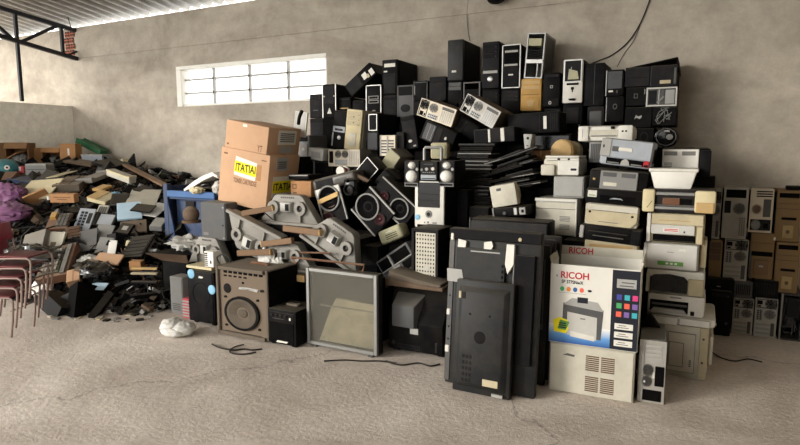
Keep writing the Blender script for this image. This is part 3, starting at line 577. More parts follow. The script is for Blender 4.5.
for i in range(19):
    c = P(473.5+rnd.uniform(-2.5, 2.5), 180, 4.85)
    light = i in (12, 13, 14, 16)
    e = 'grey' if light else rnd.choice(['blk2', 'dgrey', 'blk', 'blk'])
    o = thing('laptop', 'thin dark laptop in the level stack left of the slanting ones, '+words[i], 'laptop', (c.x, 4.85+.14, zb+th*i), (0, 0, R(rnd.uniform(-3, 3))), LTG); w = .31+rnd.uniform(-.03, .03)
    g = MB(); g.box(-w/2, -.14, .002, w/2, .12, th*.42, bev=.003); g.build('base', e, o)
    g = MB(); g.box(-w/2, -.135, th*.43, w/2, .12, th-.004, bev=.004); g.build('lid', rnd.choice(['blk', 'blk2', 'gloss']), o)
for i in range(13):
    t = i/12; px = 508+9*math.sin(i*1.7)+6*(1-t); py = 189-35*t
    ang = 8+12*t+rnd.uniform(-2, 3)
    pos = ['lowest', 'second up', 'third up', 'fourth up', 'fifth up', 'sixth up', 'in the middle', 'sixth down', 'fifth down', 'fourth down', 'third down', 'second down', 'topmost'][i]
    c = P(px, py, 4.72)
    o = thing('laptop', 'thin dark laptop in the slanting pile right of the level stack, '+pos, 'laptop', (c.x, 4.72+.14+.01*(i % 3), c.z), (0, -R(ang), R(rnd.uniform(-8, 8))), LTG); w = .27+rnd.uniform(-.05, .05)
    e = 'grey' if i in (1, 4, 10) else 'mgrey' if i in (2, 8, 12) else 'blk2'
    g = MB(); g.box(-w/2, -.14, .001, w/2, .12, .010, bev=.002); g.build('base', e, o)
    g = MB(); g.box(-w/2, -.137, .0105, w/2, .12, .022, bev=.004); g.build('lid', rnd.choice(['blk', 'blk2', 'gloss']), o)
# ================================================================== printers and boxes, right half
QY = 4.36
printer('white printer with rounded left cap and black maker plate in front of the tan shells', (543, 157.5, 580, 176), 4.68, d=.34, fe=[('left_cap', 'rbox', 'offw', -.04, .02, .34, .62, .03), ('right_block', 'box', 'white', .42, .06, .98, .9, .012), ('>plate', 'box', 'ink', .76, .3, .92, .42, .016), ('top_bar', 'box', 'white', .1, .84, .98, .97, .02), ('>stripe', 'box', 'dgrey', .4, .86, .48, .965, .024), ('>stripe', 'box', 'dgrey', .68, .86, .74, .965, .024)], bev=.03, lid='white')
shell('printer', 'plain pale grey printer body under the rounded white printer', 'printer', (553.5, 176.3, 584, 198), 4.7, .3, PRG, 'lgrey', .01, fe=[('panel', 'box', 'lgrey', .04, .1, .96, .94, .004), ('seam', 'box', 'mgrey', .02, .06, .98, .08, .005)])
printer('large pale grey printer with two small vent patches behind the upright television', (535, 198.5, 577, 236), 4.62, d=.36, body='lgrey', fe=[('front_panel', 'box', 'offw', .02, .04, .98, .9, .008), ('>seam', 'box', 'mgrey', .02, .72, .98, .735, .01), ('vent', 'hb', 'grey', .6, .4, .84, .55, .012, 4), ('vent', 'hb', 'grey', .6, .18, .84, .33, .012, 4), ('top_rim', 'box', 'white', -.005, .92, 1.0, 1.0, .014), ('edge', 'box', 'white', .96, .02, 1.0, .93, .012)])
printer('long white inkjet printer with rounded ends at the top of the right stack', (578.5, 125.5, 633, 141.5), 4.95, d=.28, body='white', bev=.03, fe=[('left_end', 'rbox', 'white', .0, .02, .2, .98, .02), ('>seam', 'box', 'grey', .08, .2, .09, .8, .022), ('right_end', 'rbox', 'white', .74, .05, 1.0, 1.0, .02), ('>button', 'box', 'blk', .8, .58, .84, .68, .024), ('>button', 'box', 'blk', .86, .58, .9, .68, .024), ('paper_path', 'box', 'offw', .2, .3, .74, .72, .008), ('>ridge', 'box', 'lgrey', .24, .34, .7, .4, .02), ('catch', 'box', 'blk', .6, .78, .67, .95, .012)])
shell('scanner', 'small flat grey box under the left end of the long white printer', 'scanner', (589, 141.8, 604, 162.5), 4.9, .26, None, 'grey', .008, fe=[('ribs', 'vb', 'mgrey', .1, .1, .9, .9, .004, 7)])
printer('silver-grey printer with open paper mouth and a red and black sticker', ((598.5, 163.5), (650, 170), (603, 137)), QY+.05, d=.36, body='bgrey', bev=.02, base='blk', fe=[('front_panel', 'box', 'bgrey', .02, .3, .98, .97, .012), ('>recess', 'box', 'mgrey', .22, .52, .36, .72, .015), ('>label', 'box', 'white', .34, .56, .62, .7, .016), ('>left_block', 'box', 'lgrey', .0, .32, .2, .97, .018), ('>button', 'box', 'ink', .04, .62, .07, .74, .022), ('paper_mouth', 'box', 'deep', .14, .06, .86, .28, .004), ('>guide', 'poly', 'lgrey', 0, 0, 1, 1, .012, [(.42, .06), (.6, .06), (.58, .2), (.53, .28), (.49, .28), (.44, .2)]), ('>roller', 'box', 'grey', .16, .08, .4, .13, .01), ('>roller', 'box', 'grey', .62, .08, .84, .13, .01), ('sticker', 'box', 'red', .86, .06, .97, .3, .014), ('>sticker_foot', 'box', 'blk', .87, .07, .96, .17, .016)])
shell('printer', 'black printer with pale grey twin-vent front panel in the middle of the left printer stack', 'printer', ((588, 190), (646, 196), (590, 168)), QY+.02, .36, PRG, 'blk', .02, fe=[('front_panel', 'box', 'grey', .2, .06, .84, .96, .014), ('>vent', 'box', 'mgrey', .24, .7, .48, .9, .017), ('>vent', 'box', 'mgrey', .56, .7, .8, .9, .017), ('>label', 'box', 'offw', .26, .28, .5, .46, .017), ('indicator', 'box', 'tan', .07, .5, .12, .6, .008)])
shell('printer', 'flat black printer with a white sticker on its left corner', 'printer', ((585, 202), (643, 208), (586, 187)), QY-.02, .36, PRG, 'blk', .015, fe=[('sticker', 'box', 'white', .04, .42, .2, .86, .004), ('>mark', 'box', 'lgreen', .06, .5, .18, .58, .005), ('paper_mouth', 'box', 'deep', .26, .2, .86, .62, .004), ('>emblem', 'poly', 'bgrey', 0, 0, 1, 1, .006, [(.42, .36), (.5, .46), (.62, .44), (.66, .34), (.6, .38), (.5, .38)])])
printer('beige front-loading printer with dark specks on both sides of its lid', ((584, 223.5), (637, 230), (586, 202)), QY-.04, d=.38, body='offw', base='dgrey', fe=[('lid_panel', 'box', 'offw', .01, .7, .99, .98, .02), ('front_panel', 'poly', 'beige', 0, 0, 1, 1, .012, [(.02, .18), (.12, .04), (.88, .04), (.98, .3), (.98, .72), (.02, .72)]), ('>seam', 'box', 'mgrey', .14, .69, .84, .71, .021), ('>latch', 'box', 'blk', .07, .56, .12, .66, .016), ('>latch', 'box', 'blk', .87, .5, .92, .6, .016), ('>slot', 'box', 'grey', .26, .16, .66, .22, .014)])
shell('printer', 'open black printer mechanism sandwiched between two beige printers', 'printer', ((580, 239), (640, 246.5), (582, 223.5)), QY-.04, .38, PRG, 'blk', .01, fe=[('roller', 'box', 'dgrey', .12, .54, .78, .62, .012), ('roller', 'box', 'mgrey', .2, .3, .72, .36, .01), ('side_cheek', 'box', 'lgrey', -.02, .1, .05, .9, .012), ('side_cheek', 'box', 'blk2', .84, .05, .99, .95, .02)])
printer('worn beige printer just behind the open printer carton', ((583, 268), (637, 274), (584.5, 238.5)), QY-.02, d=.38, body='beige', fe=[('top_panel', 'box', 'beige', .02, .62, .98, .97, .012), ('>yellowed_strip', 'box', 'tan', .1, .72, .9, .88, .014), ('front_panel', 'box', 'offw', .06, .1, .94, .6, .016), ('>label', 'box', 'white', .28, .34, .58, .5, .019), ('>label_line', 'box', 'redc', .31, .4, .55, .42, .021), ('>button', 'frame', 'mgrey', .78, .3, .88, .5, .019, .006)])
shell('printer', 'black printer lying low behind the open carton, under the worn beige one', 'printer', (586, 271, 640, 300), QY, .38, PRG, 'blk2', .012, fe=[('paper_mouth', 'box', 'deep', .1, .3, .9, .6, .004)])
# right column, from the floor up
RY = 4.38
cz = 0.0
o, w, h = root_at('office_copier', 'big cream office copier on the floor carrying the right printer column', 'copier', (645.5, 316, 708, 384), RY, .5, None, zfix=0.0)
g = MB(); g.box(-w/2, -.25, .06, w/2, .25, h*.86, bev=.012, seg=2); g.box(-w/2+.01, -.23, 0, w/2-.01, .24, .06); g.box(w/2-.002, -.2, .1, w/2+.03, .2, h*.7, bev=.01); g.build('body', 'offw', o)
feats(o, w, h, -.25, [('front_door', 'box', 'offw', .36, .1, .8, .74, .008), ('>door_seam', 'frame', 'grey', .36, .1, .8, .74, .0095, .004), ('>inner_panel', 'frame', 'mgrey', .38, .18, .62, .58, .0105, .004), ('side_post', 'box', 'beige', .86, .03, .99, .86, .01), ('>screw', 'disc', 'mgrey', .9, .28, .94, .32, .013), ('>screw', 'disc', 'mgrey', .9, .66, .94, .7, .013), ('latch', 'grid', 'mgrey', .7, .2, .76, .32, .012, (1, 4)), ('output_tray', 'box', 'white', .52, .88, 1.0, .985, .03), ('upper_panel', 'box', 'white', .0, .86, .5, .98, .02)])
g = MB(); g.box(-w/2-.01, -.25, h*.86, w/2+.035, .25, h, bev=.02, seg=2); g.build('top_cover', 'white', o)
o, w, h = printer('white inkjet printer with open black mouth, lowest on the copier', (647, 295, 705, 316), RY, d=.34, body='white', fe=[('paper_mouth', 'box', 'deep', .05, .14, .72, .7, .004), ('>roller', 'box', 'mgrey', .08, .46, .7, .56, .012), ('>tray', 'poly', 'lgrey', 0, 0, 1, 1, .03, [(.07, .16), (.7, .16), (.64, .34), (.12, .34)]), ('button', 'box', 'blk', .76, .1, .83, .3, .008), ('badge', 'box', 'grey', .4, .84, .6, .9, .006)], lid=None)
printer('white and tan inkjet printer with wide dark smoked window, second on the copier', (646, 270.5, 704.5, 294.5), RY, d=.34, body='white', fe=[('smoked_window', 'poly', 'gloss', 0, 0, 1, 1, .012, [(.07, .1), (.72, .1), (.72, .62), (.66, .76), (.4, .84), (.14, .78), (.07, .66)]), ('>lower_lip', 'box', 'mgrey', .07, .06, .72, .1, .016), ('right_panel', 'box', 'beige', .73, .02, .99, .7, .012), ('left_edge', 'box', 'offw', .0, .02, .06, .8, .012)])
printer('pale grey laser printer with a green strip of letters, third on the copier', (643.5, 243.5, 699, 270), RY, d=.36, body='lgrey', bev=.012, fe=[('front_panel', 'box', 'plastic', .06, .04, .97, .97, .012), ('>badge', 'box', 'grey', .42, .66, .56, .7, .014), ('>sticker', 'box', 'white', .64, .72, .78, .84, .014), ('>green_strip', 'box', 'lgreen', .26, .16, .74, .34, .014), ('>letter', 'grid', 'white', .4, .19, .64, .31, .0155, (3, 1)), ('left_edge', 'box', 'white', .0, .02, .06, .98, .016)])
shell('paper_tray', 'beige plastic end piece standing right of the pale grey laser printer', 'printer part', (699.8, 240, 706.5, 268), RY+.05, .2, None, 'beige', .006, fe=[('groove', 'box', 'tan', .2, .1, .3, .9, .003)])
printer('white laser printer with printed label and black open mouth, fourth on the copier', (647.5, 213.5, 704.5, 243.5), RY, d=.36, body='beige', bev=.012, fe=[('upper_panel', 'box', 'beige', .06, .62, .98, .97, .012), ('>text_line', 'box', 'tan', .2, .74, .76, .79, .0135), ('front_panel', 'box', 'plastic', .07, .3, .84, .62, .02), ('>label', 'box', 'white', .28, .36, .58, .54, .022), ('>label_line', 'hb', 'redc', .31, .4, .55, .5, .0225, 2), ('>key', 'box', 'dgrey', .64, .36, .68, .44, .022), ('left_post', 'box', 'white', -.01, .02, .06, .99, .02), ('paper_mouth', 'box', 'deep', .1, .04, .86, .28, .004), ('>tray', 'box', 'blk2', .12, .05, .84, .09, .02), ('right_post', 'box', 'beige', .88, .02, .98, .6, .02)])
o, w, h = printer('yellowed dot-matrix printer with open carriage between two tan end blocks', (643, 189.5, 716, 213.3), RY-.03, d=.3, body='dgrey', base='tan', bev=.008, fe=[('end_block', 'rbox', 'cream', -.005, .02, .17, .99, .03), ('>scratch', 'poly', 'brown', 0, 0, 1, 1, .031, [(.06, .2), (.07, .2), (.14, .5), (.13, .5)]), ('end_block', 'rbox', 'cream', .72, .05, 1.0, .98, .03), ('>lower_face', 'box', 'tan', .74, .06, .98, .5, .034), ('carriage_bar', 'box', 'steel', .17, .74, .72, .88, .012), ('carriage_bar', 'box', 'steel', .17, .14, .72, .28, .016), ('platen', 'box', 'rust', .28, .34, .52, .64, .018), ('rail', 'box', 'silver', .17, .3, .72, .34, .012), ('slot', 'box', 'deep', .54, .38, .68, .62, .006)])
o, w, h = root_at('plastic_bin', 'white tapered plastic bin upside up on the yellowed dot-matrix printer', 'bin', (649, 169, 697.5, 189.3), RY, .26)
g = MB(); g.geom([(-w*.38, -.11, 0), (w*.38, -.11, 0), (w*.38, .11, 0), (-w*.38, .11, 0), (-w/2, -.13, h), (w/2, -.13, h), (w/2, .13, h), (-w/2, .13, h)], [(0, 3, 2, 1), (4, 5, 6, 7), (0, 1, 5, 4), (1, 2, 6, 5), (2, 3, 7, 6), (3, 0, 4, 7)], bev=.012, seg=2); g.build('tub', 'linen', o)
g = MB(); g.box(-w/2-.004, -.135, h-.02, w/2+.004, .135, h+.003, bev=.005); g.build('rim', 'white', o)
shell('printer', 'black printer with a pale blue-white twin-vent back panel at the top of the right column', 'printer', (660.5, 147.5, 711, 177), RY+.3, .34, PRG, 'blk', .03, fe=[('back_panel', 'box', 'linen', .03, .2, .76, .94, .012), ('>vent', 'box', 'grey', .06, .72, .34, .88, .014), ('>vent', 'box', 'grey', .42, .72, .7, .88, .014), ('>label', 'hb', 'grey', .08, .32, .24, .5, .0135, 3), ('side_roll', 'rbox', 'blk2', .78, .02, 1.0, .9, .01)])
# ------------------------------------------------------------------ printer carton on its base box
CY = 3.76
o, w, h = root_at('metal_cabinet', 'low cream metal box with four vent grilles on the floor under the printer carton', 'metal box', ((546.5, 394.5), (630, 405.5), (547, 347)), CY, .42)
o.rotation_euler = (0, 0, R(3)); o.location.z = 0.0
g = MB(); g.box(-w/2, -.21, 0, w/2, .21, h, bev=.006, seg=2); g.build('body', 'offw', o)
feats(o, w, h, -.21, [('front_panel', 'box', 'offw', .015, .02, .985, .985, .006)]+[('vent_grille', 'hb', 'wooddk', a, b, a+.155, b+.32, .009, 8) for a in (.44, .62) for b in (.1, .52)]+[('scuff', 'poly', 'mgrey', 0, 0, 1, 1, .0066, [(.16, .78), (.3, .76), (.31, .8), (.22, .82)]), ('side_seam', 'box', 'grey', .0, .02, .012, .98, .003)])
zt = h
o2, w2, h2 = root_at('carton', 'white and black printer carton with red lettering and its top open', 'box', ((547, 345), (634.5, 356), (548, 268)), CY+.005, .4)
o2.rotation_euler = (0, 0, R(3)); o2.location.z = zt+.002; w, h = w2, h2; T = .008; d = .4
g = MB(); g.box(-w/2, -d/2, 0, w/2, -d/2+T, h); g.box(-w/2, d/2-T, 0, w/2, d/2, h); g.box(-w/2, -d/2+T, 0, -w/2+T, d/2-T, h); g.box(w/2-T, -d/2+T, 0, w/2, d/2-T, h); g.box(-w/2+T, -d/2+T, 0, w/2-T, d/2-T, T); g.build('walls', 'paper', o2)
M = Matrix.Translation((0, d/2-T/2, h)) @ Matrix.Rotation(R(-8), 4, 'X')
g = MB(); g.box(-w/2+.005, -T/2, 0, w/2-.005, T/2, h*.12, M=M); fl = g.build('back_flap', 'offw', o2)
tm = text_part('lettering', fl, 'RICOH', 'redt', -w*.4, h*.015, -w*.1, h*.1, -T/2-.001); tm.data.transform(M)
for s in (-1, 1):
    M = Matrix.Translation((s*(w/2-T/2), 0, h)) @ Matrix.Rotation(R(s*18), 4, 'Y')
    g = MB(); g.box(-T/2, -d/2+.02, 0, T/2, d/2-.02, h*.09, M=M); g.build('side_flap', 'offw', o2)
bx = .70
feats(o2, w, h, -d/2, [
 ('print_blue', 'box', 'printblue', .002, .005, bx, .24, .0008), ('black_panel', 'box', 'ink', bx, .005, .998, .985, .001),
 ('lettering', 'txt', 'redt', .12, .83, .44, .915, .0016, 'RICOH'), ('lettering', 'txt', 'ink', .13, .765, .38, .81, .0016, 'SP 377SNwX')]
 + [('round_icon', 'disc', m, .115+.075*i, .665, .165+.075*i, .725, .0016) for i, m in enumerate(['grn', 'orange', 'blue2', 'coral'])]
 + [('wireless_icon', 'disc', 'ink', .43, .68, .48, .71, .0016), ('fine_print', 'box', 'lgrey', .1, .645, .42, .65, .0012), ('corner_mark', 'box', 'ink', .07, .84, .08, .87, .0012),
 ('printed_printer', 'poly', 'mgrey', 0, 0, 1, 1, .0012, [(.15, .14), (.6, .09), (.62, .47), (.16, .52)]), ('>printed_top', 'poly', 'lgrey', 0, 0, 1, 1, .0014, [(.16, .5), (.62, .45), (.55, .56), (.26, .59)]), ('>printed_front', 'poly', 'plastic', 0, 0, 1, 1, .0018, [(.21, .12), (.55, .08), (.55, .37), (.21, .41)]), ('>printed_tray', 'poly', 'white', 0, 0, 1, 1, .0021, [(.25, .1), (.53, .07), (.53, .13), (.25, .17)]), ('>printed_badge', 'box', 'mgrey', .36, .33, .42, .345, .0022), ('>printed_screen', 'box', 'ink', .32, .535, .44, .605, .0022),
 ('burst_sticker', 'poly', 'yellow', 0, 0, 1, 1, .0024, [(.06, .14), (.2, .13), (.23, .2), (.22, .3), (.12, .33), (.05, .29)]), ('>burst_print', 'poly', 'lgreen', 0, 0, 1, 1, .0028, [(.1, .18), (.2, .17), (.24, .28), (.13, .3)]), ('>burst_mark', 'hb', 'ink', .12, .19, .2, .27, .003, 3),
 ('panel_screen', 'box', 'lgrey', bx+.05, .77, .96, .88, .0022), ('>screen_line', 'box', 'mgrey', bx+.1, .83, .94, .845, .0026), ('>screen_line', 'box', 'mgrey', bx+.08, .79, .93, .805, .0026)]
 + [('app_icon', 'box', ['indigo', 'cyan', 'mag', 'grn', 'coral', 'vio', 'coral', 'vio', 'cyan'][k], bx+.055+.085*(k % 3), .625-.105*(k//3), bx+.112+.085*(k % 3), .69-.105*(k//3), .0022) for k in range(9)]
 + [('caption_strip', 'box', 'paper', bx+.045, .05+.105*k, .945, .125+.105*k, .0022) for k in range(3)])
g = MB()
for k in range(3):
    for j in range(2): g.box((bx-.43+.02*j)*w, -d/2-.0026, h*(.07+.105*k+.025*j), (.90-.5-.03*j)*w, -d/2-.002, h*(.08+.105*k+.025*j))
g.build('caption_line', 'inkg', o2)
# PC beside the carton
o, w, h = tower('dusty computer with pale metal back and two round fan grilles beside the cream copier', ((634.5, 402.5), (661, 407), (635.5, 341)), CY+.08, d=.42, case='steel', rear=1, side='dsteel', group='computer towers standing on the floor', zfix=None, fe=[
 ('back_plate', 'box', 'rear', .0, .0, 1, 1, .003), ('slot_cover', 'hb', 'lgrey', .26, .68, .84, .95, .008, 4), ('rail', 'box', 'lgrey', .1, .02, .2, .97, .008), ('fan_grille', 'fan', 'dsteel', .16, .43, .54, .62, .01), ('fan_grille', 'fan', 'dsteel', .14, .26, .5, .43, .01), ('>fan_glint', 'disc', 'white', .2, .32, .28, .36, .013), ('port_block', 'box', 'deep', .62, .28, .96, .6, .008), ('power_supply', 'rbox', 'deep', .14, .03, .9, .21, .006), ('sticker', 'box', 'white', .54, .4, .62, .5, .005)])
o.location.z = 0; o.rotation_euler = (0, 0, R(4)); PC_NAME = o.name; PC_H = h
# ------------------------------------------------------------------ racks of towers on the right
KG = 'computer towers lined up along the wall on the right'
KY = 5.68
def rk(label, q, **k): return tower(label, q, KY+k.pop('dy', 0), d=k.pop('d', .4), group=KG, **k)
mat('tand', '#7d6440', .6, 0, .35, .3); mat('tandl', '#a08a5e', .6, 0, .3, .2)
brn = lambda: [('drive_slot', 'box', 'deep', .1, .86, .9, .95, .004), ('groove', 'box', 'wooddk', .06, .74, .94, .75, .003), ('groove', 'box', 'wooddk', .06, .64, .94, .65, .003), ('floppy_slot', 'box', 'deep', .25, .43, .85, .48, .004), ('lower_panel', 'rbox', 'tandl', .32, .08, .76, .33, .006), ('>power_button', 'disc', 'brown', .46, .16, .62, .24, .01), ('sticker', 'box', 'white', .0, .02, .08, .08, .003)]
def zcol(px, ys):
    return ys
# bottom row on the floor
rk('black tower on the floor in the gap right of the cream copier', (708, 291, 731, 349), zfix=0., dy=-.12, fe=[('power_button', 'disc', 'silver', .22, .2, .4, .28, .008), ('indicator', 'disc', 'mgrey', .72, .26, .86, .32, .008)]+bays(1))
rk('grey back plate on the floor beside the black tower, left of the bottom pair', (732, 298, 753, 341), zfix=0., case='rear', rear=1, fe=rearfe(n=3))
rk('grey back plate on the floor beside the stripped tower, right of the bottom pair', (754, 298, 777, 342), zfix=0., case='rear', rear=1, fe=rearfe(n=3))
o, w, h = rk('stripped open tower full of wires on the floor at the right edge', (779.5, 294, 802, 345), zfix=0., hollow=True, case='dsteel', side='dsteel', fe=[('corner_post', 'box', 'steel', .0, .0, .1, 1, .006), ('drive_cage', 'box', 'dgrey', .3, .5, .85, .9, -.1)])
g = MB()
for k in range(14):
    p = [Vector((rnd.uniform(-.35, .4)*w, -.18+rnd.uniform(.0, .1), rnd.uniform(.06, .9)*h)) for _ in range(4)]; g.tube([p[0], (p[0]+p[1])/2, p[1], p[2], p[3]], .004, 5)
g.build('wire_bundle', 'mgrey', o)
# flat cases across them
for lb, q, m, dy in (('flat black case with a bright dash on the bottom row at the left', (705, 278, 733.5, 298), 'blk', -.05), ('small grey case between the two rows of metal backs', (733.8, 281, 752.5, 298), 'mgrey', 0), ('flat black case above the right one of the two bottom grey backs', (753, 279.5, 778.5, 298), 'blk2', 0), ('flat dark case above the stripped open tower at the right edge', (779, 293.3, 803, 294.2), 'dgrey', 0)):
    shell('desktop_case', lb, 'computer case', q, KY+dy, .38, 'flat cases in the row of towers on the right', m, .005, bname='case', fe=[('front_bezel', 'box', m, .01, .03, .99, .97, .008), ('mark', 'box', 'lgrey', .4, .55, .56, .62, .01)] if 'dash' in lb else [('front_bezel', 'box', m, .01, .03, .99, .97, .008), ('vent', 'vb', 'dgrey', .1, .2, .9, .8, .01, 8)])
rk('brown tower low in the gap behind the printer column', (703, 239.5, 722, 277.7), bez='tand', case='cardd', fe=bays(3, .94, .16, 'brown'))
rk('grey back plate of a computer in the middle row, left one', (723.5, 239, 748, 280.8), case='rear', rear=1, fe=rearfe(n=3))
rk('brown-fronted tower with raised square panel in the middle row', (749.5, 233, 774, 279.3), bez='tand', case='cardd', fe=[('drive_slot', 'box', 'deep', .06, .5, .94, .6, .004), ('groove', 'box', 'wooddk', .06, .78, .94, .79, .003), ('raised_panel', 'box', 'wood', .2, .1, .8, .42, .008), ('>badge', 'box', 'lgrey', .4, .26, .6, .31, .011), ('edge', 'box', 'mgrey', .0, .0, .1, .6, .004)])
rk('brown tower with pale shield panel, lower of the two at the right edge', (774.5, 242.5, 799, 293), bez='tand', case='cardd', fe=brn())
rk('grey back plate partly behind the printer column, top row', (703, 190, 721, 239), case='rear', rear=1, dy=.02, fe=rearfe(n=5))
rk('tall silver back plate with dark drive gap, first full one on the top right row', (722.5, 187.5, 747.5, 238.7), case='rear', rear=1, fe=[('back_plate', 'box', 'rear', .0, .0, 1, 1, .003), ('drive_gap', 'box', 'deep', .1, .8, .9, .96, .005), ('port_block', 'box', 'dgrey', .06, .5, .32, .74, .006), ('fan_grille', 'fan', 'dsteel', .42, .48, .9, .7, .008), ('slot_cover', 'hb', 'lgrey', .06, .06, .62, .42, .006, 7), ('vent', 'grid', 'mgrey', .68, .06, .94, .42, .006, (3, 9))])
rk('silver back plate with its power supply at the bottom, in the top right row', (749.5, 188.5, 773, 232.7), case='rear', rear=1, fe=[('back_plate', 'box', 'rearw', .0, .0, 1, 1, .003), ('slot_cover', 'hb', 'dgrey', .26, .8, .94, .96, .006, 3), ('fan_grille', 'fan', 'rust', .1, .42, .5, .64, .008), ('port_block', 'box', 'dsteel', .58, .36, .9, .76, .006), ('power_supply', 'box', 'dgrey', .06, .05, .94, .3, .006), ('>psu_fan', 'fan', 'steel', .1, .06, .5, .29, .009), ('>power_socket', 'box', 'deep', .62, .1, .84, .22, .008)])
rk('brown tower with pale shield panel, upper of the two at the right edge', (775.5, 190.5, 800.5, 242.2), bez='tand', case='cardd', fe=brn())
c = P(797, 188, KY+.1); o = thing('cable_plug', 'small black plug lying on top of the upper brown tower at the right edge', 'plug', (c.x-.02, c.y, P(788, 190.3, KY).z))
g = MB(); g.box(-.06, -.03, 0, .05, .03, .035, bev=.008); g.build('body', 'blk', o)
g = MB(); g.tube([(.05, 0, .018), (.1, .02, .015), (.2, .03, .01)], .006, 6); g.build('cord', 'blk', o)

c = P(650, 331, CY+.34); o = thing('plastic_wedge', 'small black plastic wedge on the dusty computer against the cream copier', 'plastic part', (c.x, CY+.4, bpy.data.objects[PC_NAME].location.z+PC_H+.001), (0, 0, R(4)))
g = MB(); g.prism([(-.08, 0), (.06, 0), (-.01, .1)], -.03, .03, bev=.006); g.build('wedge', 'blk', o)
# ================================================================== centre: hi-fi, speakers, televisions
SPG = 'loudspeaker boxes with silver rings in the heap'
def ringspk(label, q, Y, big, small, d=.28, fe=(), edge='lgrey'):
    o, w, h = shell('loudspeaker', label, 'speaker', q, Y, d, SPG, 'blk', .008, fe=[('front_board', 'box', 'blk2', .0, .0, 1, 1, .01), ('edge_trim', 'box', edge, -.01, .0, .05, 1.0, .016), ('edge_trim', 'box', edge, .95, .0, 1.01, 1.0, .016)], bname='box')
    k = w/h
    bx, bz, br = big; sx, sz, sr = small
    feats(o, w, h, -d/2-.01, [('woofer', 'cone', 'deep', bx-br, bz-br*k, bx+br, bz+br*k, .008), ('>silver_ring', 'ring', 'grey', bx-br*1.14, bz-br*1.14*k, bx+br*1.14, bz+br*1.14*k, .02, .88), ('tweeter', 'cone', 'dkred', sx-sr, sz-sr*k, sx+sr, sz+sr*k, .012), ('>tweeter_ring', 'ring', 'dgrey', sx-sr*1.15, sz-sr*1.15*k, sx+sr*1.15, sz+sr*1.15*k, .014, .85)]+list(fe))
    return o, w, h
SY = 4.5
mat('dusty', '#3b3732', .35, 0, .3, .35, spec=.5)
ringspk('black speaker with white top and a strip of tan tape across its ringed cone', ((324.5, 226.5), (348, 218.5), (316, 191)), SY, (.5, .68, .38), (.32, .16, .17), fe=[('white_top', 'poly', 'white', 0, 0, 1, 1, .004, [(.02, .5), (.2, .9), (.8, .9), (.98, .5), (.99, .995), (.01, .995)]), ('tape', 'poly', 'woodl', 0, 0, 1, 1, .03, [(.06, .6), (.9, .66), (.94, .78), (.1, .72)]), ('tan_patch', 'poly', 'brown', 0, 0, 1, 1, .006, [(.1, .3), (.6, .36), (.85, .48), (.2, .44)])])
ringspk('black speaker tilted down to the right with its ringed cone uppermost, left of two', ((375.5, 235.5), (396.5, 213.5), (350.5, 209.5)), SY-.04, (.5, .68, .36), (.52, .2, .17))
ringspk('black speaker tilted down to the right with its ringed cone lowest, right of two', ((403.5, 228.5), (418, 208.5), (370, 196)), SY+.0, (.5, .3, .36), (.46, .72, .17))
def blob(name, label, cat, q, Y, d, m, fe=(), seg=3, bf=.3):
    o, w, h = root_at(name, label, cat, q, Y, d); g = MB(); g.box(-w/2, -d/2, 0, w/2, d/2, h, bev=min(w, h, d)*bf, seg=seg); g.build('body', m, o); feats(o, w, h, -d/2, fe); return o, w, h
blob('radio_recorder', 'long dusty black portable stereo lying aslant above the taped speaker', 'portable stereo', ((313, 192.5), (356, 182), (310.5, 180.5)), SY-.02, .2, 'dusty', [('grille', 'box', 'dgrey', .1, .2, .5, .8, .004), ('dial', 'box', 'mgrey', .56, .4, .8, .6, .004)])
blob('camera', 'glossy black rounded device like an old camera in front of the portable stereo', 'camera', ((342.5, 197.5), (356.5, 196.5), (342, 178.5)), SY-.06, .14, 'gloss', [('lens', 'ring', 'blk', .15, .1, .85, .66, .02, .8), ('knob', 'disc', 'dgrey', .2, .76, .45, .94, .02)])
blob('computer_monitor', 'glossy black rounded back of a small monitor among the ringed speakers', 'monitor', ((385.5, 196), (400, 181), (371.5, 181.5)), SY+.12, .24, 'gloss', [('ridge', 'rbox', 'blk', .1, .1, .9, .9, .02)], bf=.22)
o, w, h = shell('loudspeaker', 'small black box on its corner with thin silver edging above the ringed speakers', 'speaker', ((366, 182.5), (379.5, 169.5), (354.5, 171)), SY+.16, .2, None, 'blk', .006, fe=[('edging', 'frame', 'silver', 0, 0, 1, 1, .006, .006)])
o, w, h = shell('plastic_scrap', 'pale curled scrap of plastic lodged between the dark boxes above the speakers', 'scrap', ((353.5, 178), (369, 183.5), (354, 172.5)), SY+.02, .05, None, 'brown', .004, kind='poly', bk=[(0, .6), (.35, .1), (.9, 0), (1, .5), (.55, .75), (.2, 1)])
c = P(343, 171, SY+.1); o = thing('thread_spool', 'small red and white spool above the long black stereo', 'spool', c, (0, R(-20), 0))
g = MB(); g.lathe([(.045, -.05), (.045, -.03), (.03, -.028), (.03, .028), (.045, .03), (.045, .05)], 20); g.build('reel', 'white', o)
g = MB(); g.lathe([(.036, -.026), (.038, 0), (.036, .026)], 20); g.build('thread', 'redc', o)
o, w, h = blob('desk_radio', 'olive-grey rounded radio with three slots tilted under the ringed speakers', 'radio', ((381.5, 247), (402.5, 236), (377.5, 233.5)), SY-.14, .16, 'olive', [('slot', 'box', 'dgrey', .3, .52, .8, .57, .003), ('slot', 'box', 'dgrey', .3, .38, .8, .43, .003), ('slot', 'box', 'dgrey', .3, .24, .8, .29, .003), ('logo', 'box', 'white', .36, .7, .62, .76, .003)], bf=.2)
